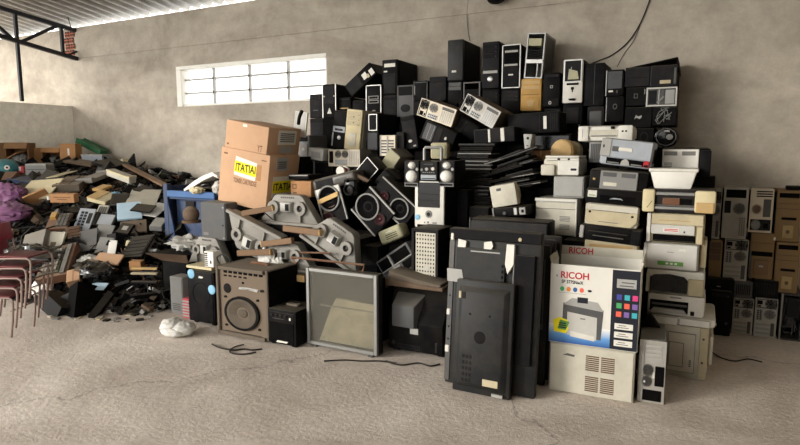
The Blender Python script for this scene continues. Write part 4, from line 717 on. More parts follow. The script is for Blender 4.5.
# white-skirted tower and mini hi-fi above
TY = 4.42
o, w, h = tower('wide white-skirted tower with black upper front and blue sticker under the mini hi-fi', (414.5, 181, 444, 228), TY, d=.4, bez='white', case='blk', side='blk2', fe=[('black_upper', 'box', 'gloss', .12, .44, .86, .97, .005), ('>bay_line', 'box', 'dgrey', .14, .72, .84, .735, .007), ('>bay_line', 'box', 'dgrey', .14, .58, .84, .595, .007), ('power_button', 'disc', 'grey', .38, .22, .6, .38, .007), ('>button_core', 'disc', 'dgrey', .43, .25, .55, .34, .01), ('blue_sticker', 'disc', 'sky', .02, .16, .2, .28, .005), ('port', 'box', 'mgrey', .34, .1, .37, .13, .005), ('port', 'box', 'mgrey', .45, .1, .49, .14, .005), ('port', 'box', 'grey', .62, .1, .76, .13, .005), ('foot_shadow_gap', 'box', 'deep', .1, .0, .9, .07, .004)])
HZ = P(429, 181, TY).z
def hifi(label, q, Y, kind):
    if kind == 's':
        o, w, h = shell('hifi_speaker', label, 'speaker', q, Y, .24, 'twin speakers of the mini hi-fi', 'blk', .008, fe=[('front_board', 'rbox', 'dgrey', .02, .02, .98, .98, .01), ('woofer_cone', 'dome', 'linen', .12, .18, .88, .64, .05), ('>woofer_ring', 'ring', 'mgrey', .1, .16, .9, .66, .014, .88), ('tweeter_cone', 'dome', 'linen', .26, .69, .78, .95, .04), ('>tweeter_ring', 'ring', 'mgrey', .24, .67, .8, .97, .014, .85), ('horn', 'disc', 'lgrey', .78, .62, .96, .74, .014), ('foot_plate', 'frame', 'grey', .06, .03, .94, .17, .014, .006)], bname='box')
    return o
cs = (TY-.02)
hifi('mini hi-fi speaker with two white cones, left of the pair', (404.5, 160.5, 419.5, 187.3), cs+.02, 's')
hifi('mini hi-fi speaker with two white cones, right of the pair', (438.5, 160.5, 455, 187.3), cs+.03, 's') 
o, w, h = shell('hifi_receiver', 'dark mini hi-fi receiver with silver dials between the two white-coned speakers', 'hi-fi', (420.3, 161.5, 437.8, 181), cs, .24, None, 'blk', .006, fe=[('face', 'box', 'dgrey', .02, .2, .98, .98, .008), ('>dial', 'disc', 'lgrey', .3, .52, .5, .7, .016), ('>dial', 'disc', 'white', .64, .54, .86, .72, .016), ('>dial', 'disc', 'grey', .04, .5, .2, .64, .016), ('>display', 'box', 'gloss', .2, .78, .8, .92, .012), ('>button_row', 'grid', 'grey', .14, .4, .86, .48, .012, (6, 1)), ('cassette_door', 'box', 'bgrey', .06, .06, .94, .32, .014), ('>cassette_slot', 'box', 'blk', .1, .1, .9, .16, .017)])
# dark box right of the hi-fi
shell('desktop_case', 'plain black case standing right of the white-skirted tower behind the televisions', 'computer case', (449, 190, 468, 236), 4.72, .34, None, 'blk', .006, fe=[('front_bezel', 'box', 'blk2', .03, .02, .97, .98, .006)], bname='case')
shell('desktop_case', 'black case below the slanting laptops, left of the small white monitor', 'computer case', (469, 207, 489, 236), 4.66, .34, None, 'blk2', .006, fe=[('front_bezel', 'box', 'blk', .03, .02, .97, .98, .006)], bname='case')
# grid box
GY = 4.1
o, w, h = shell('grid_panel_box', 'black box with a white face punched in rows of small square holes', 'panel box', (412.3, 229, 438.5, 281), GY, .3, None, 'blk', .006, fe=[('rim', 'frame', 'dgrey', 0, 0, 1, 1, .014, .02), ('white_face', 'box', 'offw', .14, .07, .9, .93, .006), ('>hole', 'dots', 'deep', .16, .08, .88, .92, .0075, (7, 11)), ('>cover_spot', 'box', 'plastic', .5, .2, .66, .3, .0085)])
o, w, h = shell('drive_chassis', 'grey metal drive chassis tilted, with black openings, left of the punched white panel', 'chassis', ((388, 284), (419, 264), (375.5, 262.5)), GY+.16, .2, None, 'mgrey', .006, fe=[('opening', 'rbox', 'deep', .04, .5, .36, .92, .003), ('opening', 'rbox', 'deep', .44, .5, .94, .92, .003), ('opening', 'rbox', 'deep', .62, .08, .96, .42, .003), ('plate', 'rbox', 'grey', .2, .06, .56, .44, .006), ('>boss', 'ring', 'steel', .28, .12, .48, .38, .009, .7), ('rail', 'box', 'lgrey', .37, .02, .42, .98, .01), ('rail', 'box', 'lgrey', .02, .45, .98, .5, .01)])
# small white CRT and the thing below
o, w, h = shell('small_monitor', 'small rounded grey-white tube monitor in the centre of the heap', 'monitor', ((492.5, 209), (518.5, 204), (489.5, 187)), 4.5, .28, None, 'beige', .02, kind='crt', fe=[('face', 'rbox', 'offw', .02, .02, .98, .98, .014), ('>label', 'box', 'mgrey', .26, .72, .46, .86, .016)])
shell('disc_drive_unit', 'black electronic unit with silver corner parts right under the small tube monitor', 'electronics', ((493, 218), (527.5, 214.5), (492.3, 209.5)), 4.44, .26, None, 'blk', .005, fe=[('silver_block', 'box', 'silver', .62, .1, .72, .95, .008), ('silver_block', 'box', 'lgrey', .78, .08, .96, .92, .01), ('>socket', 'box', 'blk', .84, .3, .92, .7, .013), ('knob', 'disc', 'mgrey', .3, .2, .4, .6, .008), ('left_cheek', 'box', 'grey', .0, .0, .05, 1.1, .006)])
# ------------------------------------------------------------------ televisions
TVG = 'flat televisions standing on edge at the front of the heap'
def tv(label, q, Y, d=.05, pitch=-4., fe=(), bez='tvblk', zfix=0., yaw=0., bulge=True):
    c, w, h, roll = place(q, Y)
    if zfix is not None: h += c.z-zfix; c.z = zfix
    o = thing('television', label, 'television', c, (R(pitch), roll*0, R(yaw)), TVG)
    g = MB(); g.box(-w/2, -d*.4, 0, w/2, d*.5, h, bev=.012, seg=2); g.build('frame', bez, o)
    if bulge:
        g = MB(); g.frustum((-w*.36, h*.1, w*.36, h*.9), (-w*.44, h*.05, w*.44, h*.95), -d*.4-.03, -d*.4+.002, bev=.006); g.build('back_cover', 'tvblk', o)
    g = MB(); g.box(-w*.47, d*.5-.001, h*.03, w*.47, d*.5+.003, h*.97); g.build('screen', 'gloss', o)
    feats(o, w, h, -d*.4-(.03 if bulge else 0), fe); return o, w, h
o, w, h = tv('large television on end with dusty back towards us and torn white tape at its top', ((440.5, 386), (529, 394), (447, 233)), PZ(479, 394, 0).y+.1, .07, -5, bulge=False, bez='tvblk', fe=[
  ('back_cover', 'box', 'tvblk', .1, .28, .64, .88, .03), ('>vent_slot', 'hb', 'lgrey', .26, .855, .58, .868, .032, 1), ('>vent_slot', 'grid', 'blk', .6, .5, .63, .8, .034, (1, 9)), ('back_cover_side', 'box', 'blk2', .74, .2, .95, .86, .03), ('cable_groove', 'box', 'grey', .725, .45, .74, .92, .03), ('top_rim', 'box', 'blk2', .0, .93, 1.0, .995, .02), ('>bolt', 'disc', 'beige', .76, .94, .8, .965, .024),
  ('tape', 'poly', 'white', 0, 0, 1, 1, .024, [(.1, .8), (.18, .79), (.2, .92), (.11, .93)]), ('tape', 'poly', 'white', 0, 0, 1, 1, .024, [(.4, .86), (.46, .86), (.5, .9), (.48, .93), (.4, .92)]), ('tape', 'poly', 'white', 0, 0, 1, 1, .034, [(.64, .8), (.67, .74), (.73, .8), (.73, .92), (.65, .92)]), ('tape', 'poly', 'lgrey', 0, 0, 1, 1, .034, [(.01, .66), (.2, .66), (.17, .74), (.0, .74)]), ('tape', 'box', 'white', .02, .92, .055, .965, .024), ('tape', 'box', 'white', .0, .44, .04, .48, .01), ('tape', 'box', 'white', .0, .2, .045, .245, .01),
  ('metal_edge', 'box', 'dsteel', .0, .02, .06, .92, .006), ('>screw_hole', 'disc', 'deep', .02, .56, .04, .572, .008), ('>screw_hole', 'disc', 'deep', .02, .36, .04, .372, .008), ('>screw_hole', 'disc', 'deep', .02, .28, .04, .292, .008)])
o, w, h = tv('smaller black television standing on end at the very front with its back to us', ((450.5, 387.5), (507.5, 397.5), (458, 281)), PZ(479, 394, 0).y, .05, -5, fe=[
  ('port_grid', 'grid', 'dgrey', .18, .1, .36, .36, .003, (3, 5)), ('round_mark', 'disc', 'blk2', .38, .46, .58, .57, .002), ('label', 'box', 'beige', .56, .1, .82, .16, .003), ('label', 'box', 'lgrey', .72, .02, .9, .045, -.018), ('port', 'box', 'beige', .08, .84, .12, .9, -.018), ('port', 'box', 'dgrey', .14, .84, .2, .9, .003), ('screw_hole', 'disc', 'deep', .28, .7, .31, .72, .002), ('screw_hole', 'disc', 'deep', .62, .7, .65, .72, .002)])
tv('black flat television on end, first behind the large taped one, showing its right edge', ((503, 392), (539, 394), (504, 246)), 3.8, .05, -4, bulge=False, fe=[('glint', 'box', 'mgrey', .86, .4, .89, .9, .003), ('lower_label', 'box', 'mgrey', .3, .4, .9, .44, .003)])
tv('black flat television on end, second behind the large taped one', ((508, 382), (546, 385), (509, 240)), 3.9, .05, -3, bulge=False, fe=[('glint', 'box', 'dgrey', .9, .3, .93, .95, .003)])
tv('black flat television on end, hindmost, next to the printer carton', ((520, 374), (553, 377), (521, 236)), 4.0, .05, -2, bulge=False, fe=[('edge', 'box', 'dgrey', .93, .1, .97, .95, .003)])
# black set lying over the top of the televisions
o, w, h = shell('television', 'wide black television lying across the top behind the taped one, silver scraps on it', 'television', (469.5, 220, 549, 244), 4.2, .2, TVG, 'blk2', .015, fe=[('front_panel', 'box', 'tvblk', .02, .04, .98, .9, .01), ('left_cheek', 'box', 'mgrey', .0, .0, .02, 1.02, .012)])
g = MB()
for (a, b, c2, d2) in ((.1, .12, .3, .3), (.24, .2, .34, .42), (.3, .34, .42, .6)):
    g.tube([((a-.5)*w, -.115, b*h), ((c2-.5)*w, -.115, d2*h)], .006, 5)
o = g.build('foil_scrap', 'silver'); tag(o, 'bright torn foil scrap on the wide black television', 'scrap'); cc = P(490, 236, 4.12); o.location = P(509, 244, 4.2); 
# old tube TV with its back to us
o, w, h = root_at('tube_television', 'old black tube television on the floor left of the taped television, back towards us', 'television', (383.5, 290, 443, 359), PZ(413, 359, 0).y+.03, .46, None, zfix=0.)
g = MB(); g.box(-w/2, -.05, 0.02, w/2, .23, h, bev=.02, seg=2); g.frustum((-w*.46, .03, w*.46, h*.48), (-w*.5, .02, w*.5, h*.98), -.19, -.05, bev=.01, seg=2); g.build('cabinet', 'blk', o)
g = MB(); g.frustum((-w*.36, h*.42, w*.02, h*.74), (-w*.42, h*.38, w*.1, h*.9), -.23, -.05, bev=.015, seg=2); g.build('tube_cover', 'mgrey', o)
g = MB(); g.frustum((w*.03, h*.4, w*.44, h*.7), (w*.02, h*.38, w*.49, h*.96), -.13, -.05, bev=.01); g.build('side_slope', 'blk', o)
feats(o, w, h, -.19, [('label', 'box', 'lgrey', .42, .32, .56, .41, .003), ('speaker_grille', 'grid', 'dgrey', .2, .07, .6, .16, .003, (12, 2)), ('knob', 'disc', 'dgrey', .1, .12, .17, .18, .006), ('socket', 'box', 'dgrey', .84, .1, .88, .24, .004)])
for s in (-1, 1): g = MB(); g.box(s*w*.38-.03, -.12, 0, s*w*.38+.03, .15, .022); g.build('foot', 'blk2', o)
topz = h
c, w, h, r = place((383, 275, 441, 292), 3.86); o = thing('wooden_board', 'warped dirty grey board lying on the old tube television', 'board', (c.x, bpy.data.objects['tube_television'].location.y, topz+.002), (0, 0, 0))
g = MB(); n = 10; v = []
hh = max(.06, c.z+h-topz-.03)
g.prism([(-w/2, 0), (w/2, 0), (w/2, .03), (w*.1, .034), (-w*.3, .055), (-w/2, .06)], -.2, .16, bev=.006); g.build('board', 'brown', o)
g = MB(); g.prism([(-w*.47, .0), (-w*.1, .04), (w*.3, .03), (w*.45, .02), (w*.46, .05), (w*.05, .07), (-w*.44, .12)], -.19, .02, bev=.006); g.build('torn_layer', 'browng', o)
# ------------------------------------------------------------------ framed glass front
FY = 3.7
o, w, h = root_at('glass_cabinet', 'grey metal framed glass-fronted cabinet standing on the floor, dusty pane', 'cabinet', (306.5, 271.5, 376.8, 357), FY, .09, None, zfix=0.)
g = MB(); t = .03; d = .09
g.box(-w/2, -d/2, .02, -w/2+t, -d/2+.03, h, bev=.004); g.box(w/2-t, -d/2, .02, w/2, -d/2+.03, h, bev=.004); g.box(-w/2+t, -d/2, h-t, w/2-t, -d/2+.03, h, bev=.004); g.box(-w/2+t, -d/2, .02, w/2-t, -d/2+.03, .02+t, bev=.004); g.build('door_frame', 'steel', o)
g = MB(); g.box(-w/2, -d/2+.031, .02, -w/2+.012, d/2, h); g.box(w/2-.012, -d/2+.031, .02, w/2, d/2, h); g.box(-w/2+.012, -d/2+.031, h-.012, w/2-.012, d/2, h); g.box(-w/2+.012, -d/2+.031, .02, w/2-.012, d/2, .032); g.box(-w/2+.012, d/2-.01, .032, w/2-.012, d/2, h-.012); g.build('carcass', 'dgrey', o)
g = MB(); g.box(-w/2+t, -d/2+.012, .02+t, w/2-t, -d/2+.017, h-t); g.build('glass_pane', 'dirtyglass', o)
g = MB(); g.box(-w/2+.1, -d/2+.05, h*.52, w/2-.02, d/2-.02, h*.535); g.build('shelf', 'lgrey', o)
g = MB(); g.prism([(-w*.38, h*.07), (w*.43, h*.07), (w*.43, h*.62), (-w*.12, h*.64), (-w*.2, h*.5)], d/2-.03, d/2-.011, bev=.004); g.build('painted_reflection', 'offw', o)  # pale sheet painted in for the bright reflection low in the pane
for s in (-1, 1): g = MB(); g.box(s*w*.4-.02, -d/2+.01, 0, s*w*.4+.02, d/2-.03, .021); g.build('foot', 'dsteel', o)
c1 = P(303.5, 254, FY+.25); c2 = P(375.5, 254.5, FY+.25); o = thing('bent_rod', 'thin rusty rod frame standing behind the top of the glass cabinet', 'rod frame', ((c1.x+c2.x)/2, FY+.08, h+.001))
hz = c1.z-h; L2 = (c2.x-c1.x)/2
g = MB(); g.tube([(-L2+.05, 0, 0), (-L2, 0, hz), (L2, 0, hz), (L2-.02, 0, 0)], .009, 6); g.build('rod', 'rust', o)
# ------------------------------------------------------------------ PA speakers
mat('conebr', '#4c4339', .75, 0, .4, .3)
o, w, h = root_at('amplifier_speaker', 'tall brown dusty combo loudspeaker with one big round cone on the floor', 'speaker', (216.5, 269, 266.5, 346.5), 3.58, .42, None, zfix=0.)
g = MB(); d = .42; t = .03
g.box(-w/2, -d/2, .012, -w/2+t, d/2, h, bev=.006); g.box(w/2-t, -d/2+.02, .012, w/2, d/2, h, bev=.006); g.box(-w/2+t, -d/2, h-t, w/2-t, d/2, h, bev=.005); g.box(-w/2+t, -d/2, .012, w/2-t, d/2, .012+t); g.box(-w/2+t, d/2-.02, .03, w/2-t, d/2, h-t); g.build('cabinet', 'browng', o)
g = MB(); g.box(w/2-.0005, -d/2+.03, .02, w/2+.003, d/2-.005, h-.01); g.build('right_side', 'blk', o)
g = MB(); g.box(-w/2+t, -d/2+.022, .03, w/2-t*.5, -d/2+.05, h-t); g.build('baffle', 'spkbr', o)
feats(o, w, h, -d/2+.022, [('woofer', 'cone', 'conebr', .2, .15, .8, .57, .02), ('>woofer_rim', 'ring', 'blk', .16, .118, .84, .602, .022, .86), ('bass_port', 'box', 'deep', .14, .045, .86, .075, .004), ('horn_port', 'disc', 'blk2', .13, .62, .28, .76, .005), ('name_plate', 'poly', 'lgrey', 0, 0, 1, 1, .005, [(.44, .7), (.62, .71), (.8, .69), (.82, .73), (.6, .74), (.45, .73)]), ('>plate_script', 'box', 'mgrey', .5, .712, .74, .72, .0065), ('knob', 'disc', 'dgrey', .86, .7, .93, .74, .012), ('jack', 'disc', 'deep', .5, .78, .55, .81, .004)]+[('slot', 'box', 'deep', .14+.1*q, .91, .21+.1*q, .945, .004) for q in range(8)]+[('slot', 'box', 'deep', .14+.1*q, .86, .2+.1*q, .882, .004) for q in range(5)]+[('screw', 'disc', 'blk', x, z, x+.05, z+.035, .01) for x, z in ((.14, .55), (.78, .56), (.14, .14), (.8, .15))])
g = MB(); g.tube([(-w*.1, .0, h), (-w*.08, 0, h+.012), (w*.2, .0, h+.012), (w*.22, .0, h)], .014, 8); g.build('carry_handle', 'rust', o)
for s in (-1, 1): g = MB(); g.box(s*w*.36-.025, -d*.36, 0, s*w*.36+.025, d*.4, .013); g.build('foot', 'blk', o)
o, w, h = root_at('amplifier_speaker', 'small black practice amplifier with a white badge on the floor', 'speaker', (268, 310, 296, 354), 3.6, .3, None, zfix=0.)
g = MB(); g.box(-w/2, -.15, .012, w/2, .15, h, bev=.01, seg=2); g.build('cabinet', 'blk', o)
feats(o, w, h, -.15, [('control_panel', 'box', 'blk2', .06, .7, .94, .92, .005), ('>knob', 'disc', 'dgrey', .12, .8, .22, .87, .014), ('>knob', 'disc', 'dgrey', .28, .8, .38, .87, .014), ('>knob', 'disc', 'dgrey', .44, .8, .54, .87, .014), ('>knob', 'disc', 'dgrey', .6, .8, .7, .87, .014), ('>strip', 'box', 'mgrey', .2, .745, .6, .755, .007), ('>switch', 'box', 'white', .78, .74, .84, .82, .009), ('speaker_grille', 'box', 'deep', .08, .06, .92, .66, .005), ('badge', 'poly', 'white', 0, 0, 1, 1, .009, [(.32, .1), (.68, .1), (.74, .15), (.36, .15)])])
g = MB(); g.box(-w*.2, -.03, h-.001, w*.25, .03, h+.02, bev=.008); g.build('carry_handle', 'browng', o)
for s in (-1, 1): g = MB(); g.box(s*w*.36-.02, -.13, 0, s*w*.36+.02, .13, .013); g.build('foot', 'blk2', o)
o, w, h = root_at('loudspeaker', 'black portable loudspeaker with two light blue stickers left of the brown combo', 'speaker', (188.5, 271, 214.5, 334), 3.72, .3, None, zfix=0.)
g = MB(); g.box(-w/2, -.15, .03, w/2, .15, h, bev=.015, seg=2); g.build('cabinet', 'blk', o)
k = w/h
feats(o, w, h, -.15, [('front_grille', 'rbox', 'blk2', .05, .05, .95, .97, .006), ('>round_shape', 'ring', 'blk', .2, .36, .86, .36+.66*k, .009, .93), ('blue_sticker', 'disc', 'sky', .04, .84, .3, .84+.26*k, .01), ('blue_sticker', 'disc', 'sky', .8, .6, 1.06, .6+.26*k, .01), ('badge', 'poly', 'white', 0, 0, 1, 1, .01, [(.46, .87), (.6, .87), (.64, .9), (.48, .905)])])
for s in (-1, 1): g = MB(); g.box(s*w*.34-.02, -.12, 0, s*w*.34+.02, .12, .032); g.build('foot', 'blk', o)
spk_top = h
# boards and small stuff there
c = P(197, 270, 3.72); o = thing('shelf_board', 'cream edged board lying on top of the stickered black loudspeaker', 'board', (P(196, 270, 3.72).x, 3.9, spk_top+.001))
g = MB(); g.box(-.17, -.14, 0, .15, .1, .026, bev=.004); g.build('board', 'cream', o)
c, w, h, r = place((203, 253, 212.5, 268.5), 3.76); o = thing('power_supply_box', 'small white plug-in adapter with a black slotted side on the cream edged board', 'adapter', (c.x, 3.82, spk_top+.03))
g = MB(); g.box(-w/2, -.05, 0, w/2, .05, h, bev=.006); g.build('body', 'linen', o)
feats(o, w, h, -.05, [('slotted_side', 'hb', 'blk', .06, .06, .4, .94, .003, 7), ('socket', 'box', 'blk', .66, .24, .8, .44, .003)])
p0 = Vector((P(214, 266, 3.66).x, 3.76, spk_top+.035)); 
cable('cable', 'dark cord looping up between the white adapter and the brown combo', [p0, P(217, 258, 3.76), P(223, 254.5, 3.76), P(229, 257, 3.76), P(231.5, 266, 3.76)], .007)
# red and white bar
o, w, h = shell('hollow_brick', 'red hollow block with pale joints standing left of the stickered loudspeaker', 'brick', (183, 299, 189.5, 333), 3.8, .2, None, 'redc', .004, fe=[('pale_joint', 'hb', 'lgrey', -.01, .05, 1.01, .95, .002, 6)], zfix=0.)
# ------------------------------------------------------------------ cast housings
CG = 'grey cast metal housings in the heap'
def casting(label, q, Y, d=.13, m='cast', flip=False, bag=False):
    o, w, h = root_at('cast_housing', label, 'metal housing', q, Y, d, CG)
    def zz(z): return (1-z) if flip else z
    base = [(-.5, 0), (.5, 0), (.5, .09), (.25, .93), (.2, 1), (-.2, 1), (-.25, .93), (-.5, .09)]
    pts = [(x*w, zz(z)*h) for x, z in base]
    if flip: pts = pts[::-1]
    g = MB(); g.prism(pts, -d*.28, d/2, bev=.012, seg=2); g.build('housing', m, o)
    pts2 = [(x*w*1.0, zz(z)*h) for x, z in [(-.52, -.02), (.52, -.02), (.52, .085), (-.52, .085)]]
    if flip: pts2 = pts2[::-1]
    g = MB(); g.prism(pts2, -d/2, -d*.1, bev=.006); g.build('flange', m, o)
    rt = .1*w
    def feat(name, g, mm): return g.build(name, mm, o)
    for sx in (-.23, .23):
        M = Matrix.Translation((sx*w, -d*.28, zz(.56)*h))
        g = MB(); g.annulus(rt*.45, rt*.95, -.035, .005, M=M, seg=20); b = feat('ring_boss', g, m)
        g = MB(); g.lathe([(rt*.42, .004), (rt*.42, -.012), (rt*.18, -.016), (rt*.1, -.02), (0, -.02)], 16, M=M); k = g.build('hub', 'dsteel', b)
        g = MB(); a = [zz(.1)*h, zz(.42)*h]; g.box(sx*w-.006, -d*.28-.03, min(a), sx*w+.006, -d*.28+.003, max(a)); g.build('rib', m, b)
    a = sorted([zz(.42)*h, zz(.78)*h]); g = MB(); g.frustum((-.07*w, a[0]+.01, .09*w, a[1]-.01), (-.09*w, a[0], .1*w, a[1]), -d*.28-.06, -d*.28+.003, bev=.005); bx = g.build('centre_box', 'plastic', o)
    g = MB(); g.box(.02*w, -d*.28-.064, a[0]+.02, .08*w, -d*.28-.05, a[1]-.02); g.build('recess', 'dgrey', bx)
    a = sorted([zz(.88)*h, zz(.93)*h]); g = MB()
    for k in range(7): g.box((-.12+.035*k)*w, -d*.28-.004, a[0], (-.1+.035*k)*w, -d*.28+.002, a[1])
    g.build('cast_lettering', 'dsteel', o)
    return o, w, h
casting('grey cast housing upright under the cartons, topmost of the five', (258, 195, 316, 225), 4.3)
def slanted(label, pts, Y, flip): 
    # pts: image ends of the long flange (left, right) and the height in pixels measured across it
    (x0, y0), (x1, y1), hp = pts
    a, b = Vector((x0, y0)), Vector((x1, y1)); n = Vector((-(b-a).y, (b-a).x)).normalized()*hp     # points down in the image
    if flip: return casting(label, ((x0+n.x, y0+n.y), (x1+n.x, y1+n.y), (x0, y0)), Y, flip=True)
    return casting(label, ((x0, y0), (x1, y1), (x0-n.x, y0-n.y)), Y)
slanted('grey cast housing turned upside down and sloping to the right, under the cartons', ((227.5, 215.5), (281, 235), 30), 4.1, True)
slanted('grey cast housing tilted steeply down to the right above the glass cabinet', ((297, 239), (353, 271), 31), 3.98, False)
slanted('grey cast housing partly wrapped in clear film behind the brown combo', ((258, 271), (309, 271), 27), 4.0, False)
slanted('grey cast housing at the far left, behind the white adapter', ((186, 266), (224, 267), 28), 4.1, False)
c, w, h, r = place((258.5, 248, 276, 271), 3.93); o = thing('plastic_film', 'crumpled clear film over the left end of the film-wrapped cast housing', 'plastic film', (c.x, 3.93, c.z))
g = MB(); g.ball((0, 0, h*.45), w*.5, .035, h*.45, jit=.3); g.ball((w*.5, .0, h*.3), w*.4, .03, h*.3, jit=.3); g.build('film', 'bag', o, smooth=60)
# wooden sticks
def stick(label, a, b, Y0, Y1, r=.026, m='wood'):
    p, q = P(*a, Y0), P(*b, Y1); v = q-p; o = thing('wooden_stick', label, 'stick', p); M = v.to_track_quat('Y', 'Z').to_matrix().to_4x4()
    g = MB(); g.box(-r*.8, 0, -r, r*.8, v.length, r, bev=.005, M=M); g.build('shaft', m, o); o['group'] = 'wooden sticks among the cast housings'
    g = MB(); g.box(-r*.82, v.length-.004, -r*1.02, r*.82, v.length+.006, r*1.02, bev=.003, M=M); g.build('cut_end', 'woodl', o)
stick('brown wooden stick from under the cartons to the topmost cast housing', (242.5, 213.5), (273, 208), 4.1, 4.16)
stick('brown wooden stick pointing right across the tilted cast housing, just below the topmost housing', (284, 228), (320.5, 232.8), 3.9, 3.86)
stick('brown wooden stick with dark end stuck into the upside-down cast housing', (293, 240.5), (262.5, 244), 3.94, 4.0)
stick('brown wooden stick running into the film-wrapped cast housing', (238, 253), (271, 252), 3.84, 3.88)
c1, c2 = P(300, 252.5, 3.955), P(331, 253, 3.955); cable('metal_rod', 'thin dark metal rod lying level beside the tilted cast housing', [c1, (c1+c2)/2, c2], .008, 'rust', 'rod')
# plank support
c, w, h, r = place((266, 272.5, 307, 279), 4.02); o = thing('plank', 'pale wooden plank edge under the film-wrapped cast housing', 'plank', (c.x, 4.1, c.z))
g = MB(); g.box(-w/2, -.12, 0, w/2, .2, h, bev=.004); g.build('board', 'woodl', o)
# ------------------------------------------------------------------ cartons
XG = 'big brown cartons stacked on the heap'
def carton(label, q, Y, d, group=None, m='card', fe=(), sf=(), zfix=None, nm='carton'):
    o, w, h = root_at(nm, label, 'box', q, Y, d, group, zfix=zfix)
    g = MB(); g.box(-w/2, -d/2, 0, w/2, d/2, h, bev=.006, seg=2); g.build('box_body', m, o)
    g = MB(); g.box(-w/2+.004, -.03, h-.001, w/2-.004, .03, h+.0015); g.build('packing_tape', 'card2', o)
    feats(o, w, h, -d/2, fe); sidefeats(o, d, h, w/2, sf); return o, w, h
BYY = 4.32
o, w, h = carton('large brown carton with yellow label and printed words, lower of the two stacked', ((216.5, 201.5), (264, 209.5), (223, 148.5)), BYY, .46, XG, fe=[('label', 'poly', 'paper', 0, 0, 1, 1, .0018, [(.3, .54), (.74, .5), (.76, .82), (.32, .88)]), ('>yellow_band', 'poly', 'yellow', 0, 0, 1, 1, .0026, [(.3, .6), (.75, .57), (.755, .76), (.31, .8)]), ('>lettering', 'txt', 'ink', .33, .62, .74, .76, .0034, 'ITATIAI'), ('lettering', 'txt', 'inkbr', .3, .4, .78, .49, .0012, 'TONER CARTRIDGE'), ('label_shade_flap', 'box', 'card2', .76, .52, .85, .8, .0015), ('print_mark', 'box', 'inkbr', .06, .88, .14, .91, .001), ('print_mark', 'box', 'inkbr', .84, .88, .94, .9, .001)],
  sf=[('label', 'box', 'lgrey', .22, .72, .6, .96, .002), ('label', 'box', 'paper', .16, .24, .86, .62, .002), ('label_band', 'box', 'yellow', .16, .32, .86, .54, .003), ('lettering', 'txt', 'ink', .18, .37, .84, .5, .004, 'ITATIAI'), ('label_line', 'hb', 'mgrey', .28, .76, .54, .9, .003, 4)])
zt = o.location.z
o2, w2, h2 = carton('brown carton with white paper label on its side, on top of the yellow-labelled one', ((224.5, 147.3), (266, 157), (227, 119)), BYY+.02, .5, XG, fe=[('sticker', 'box', 'paper', .4, .86, .5, .95, .002), ('print_mark', 'txt', 'inkbr', .78, .12, .9, .34, .001, 'YT'), ('print_mark', 'box', 'inkbr', .05, .14, .1, .2, .001)],
  sf=[('label', 'box', 'paper', .3, .42, .86, .92, .002), ('label', 'box', 'lgrey', .38, .12, .78, .36, .002), ('label_line', 'hb', 'mgrey', .36, .5, .8, .84, .003, 5)], m='card')
carton('small brown carton with an orange print mark on the heap right of the big cartons', (290.5, 181, 311, 197), 4.5, .26, None, 'cardo', fe=[('print_mark', 'frame', 'wooddk', .1, .5, .3, .8, .0015, .008), ('print_mark', 'box', 'brown', .12, .2, .3, .3, .0015)])
shell('router_box', 'flat black plastic box lying on the small carton with the orange mark', 'electronics', ((288.5, 181), (308, 177.5), (288.8, 176.5)), 4.5, .24, None, 'blk2', .006, fe=[('edge', 'box', 'lgrey', .02, .7, .98, .95, .003)])
cable('black_rod', 'thin black rod sticking up between the top carton and the translucent panel', [P(298.5, 124, 4.66), P(299.5, 117, 4.7), P(302, 111, 4.74)], .02, 'blk', 'rod')
shell('plastic_sheet', 'small translucent white panel standing behind the top carton', 'panel', ((293, 135.5), (305, 137.5), (295.5, 111)), 4.95, .02, None, 'plastic', .003, fe=[('edge', 'frame', 'white', 0, 0, 1, 1, .003, .01)])
# grey steel box
shell('metal_cabinet', 'dark grey steel box standing on the heap left below the cartons', 'metal box', (201, 202.5, 226, 240), 4.16, .26, None, 'mgrey', .014, fe=[('front_panel', 'box', 'mgrey', .03, .02, .97, .98, .005), ('>screw', 'disc', 'steel', .88, .86, .94, .9, .008), ('>screw', 'disc', 'steel', .88, .06, .94, .1, .008), ('scratched_mark', 'hb', 'grey', .1, .12, .3, .2, .006, 3), ('side_hole', 'disc', 'dgrey', .86, .38, .92, .44, .006)])
# blue cabinet frame
o, w, h = root_at('machine_stand', 'blue painted steel machine frame standing left of the cartons', 'machine frame', (166, 185, 217, 318), 4.62, .5, None, zfix=0.)
g = MB(); d = .5

for a in ((-w/2, -d/2, -w/2+.07, -d/2+.07, h), (-w/2, d/2-.07, -w/2+.07, d/2, h), (w/2-.07, -d/2, w/2, -d/2+.07, h*.9), (w/2-.07, d/2-.07, w/2, d/2, h*.9)):
    g = MB(); g.box(a[0], a[1], 0, a[2], a[3], a[4], bev=.006); g.build('post', 'blue', o)
g = MB(); g.box(-w/2+.07, -d/2-.01, h*.88, w/2, -d/2+.06, h*.94, bev=.006); g.build('cross_beam', 'blue2', o)
g = MB(); g.box(-w/2+.07, -d/2, h*.3, w/2-.07, -d/2+.05, h*.36, bev=.006); g.build('cross_beam', 'blue2', o)
g = MB(); g.box(-w/2+.1, -d/2+.1, h*.36, w/2-.07, -d/2+.12, h*.87); g.box(-w/2+.005, -d/2+.07, h*.1, -w/2+.02, d/2-.07, h*.98); g.build('back_panel', 'blue', o)
g = MB(); g.prism([(-w/2+.07, h*.34), (-w/2+.2, h*.34), (-w/2+.14, h*.6), (-w/2+.07, h*.85)], -d/2+.0, -d/2+.03, bev=.004); g.build('gusset', 'blue', o)
g = MB(); g.box(-w/2+.02, -d/2+.02, h*.86, w/2-.02, d/2-.02, h*.88); g.build('deck', 'blue', o)
g = MB(); g.box(-.14, -d/2+.08, h*.78, -.0, -d/2+.1, h*.84, bev=.005); g.build('bracket', 'dgrey', o)
deck = h*.88
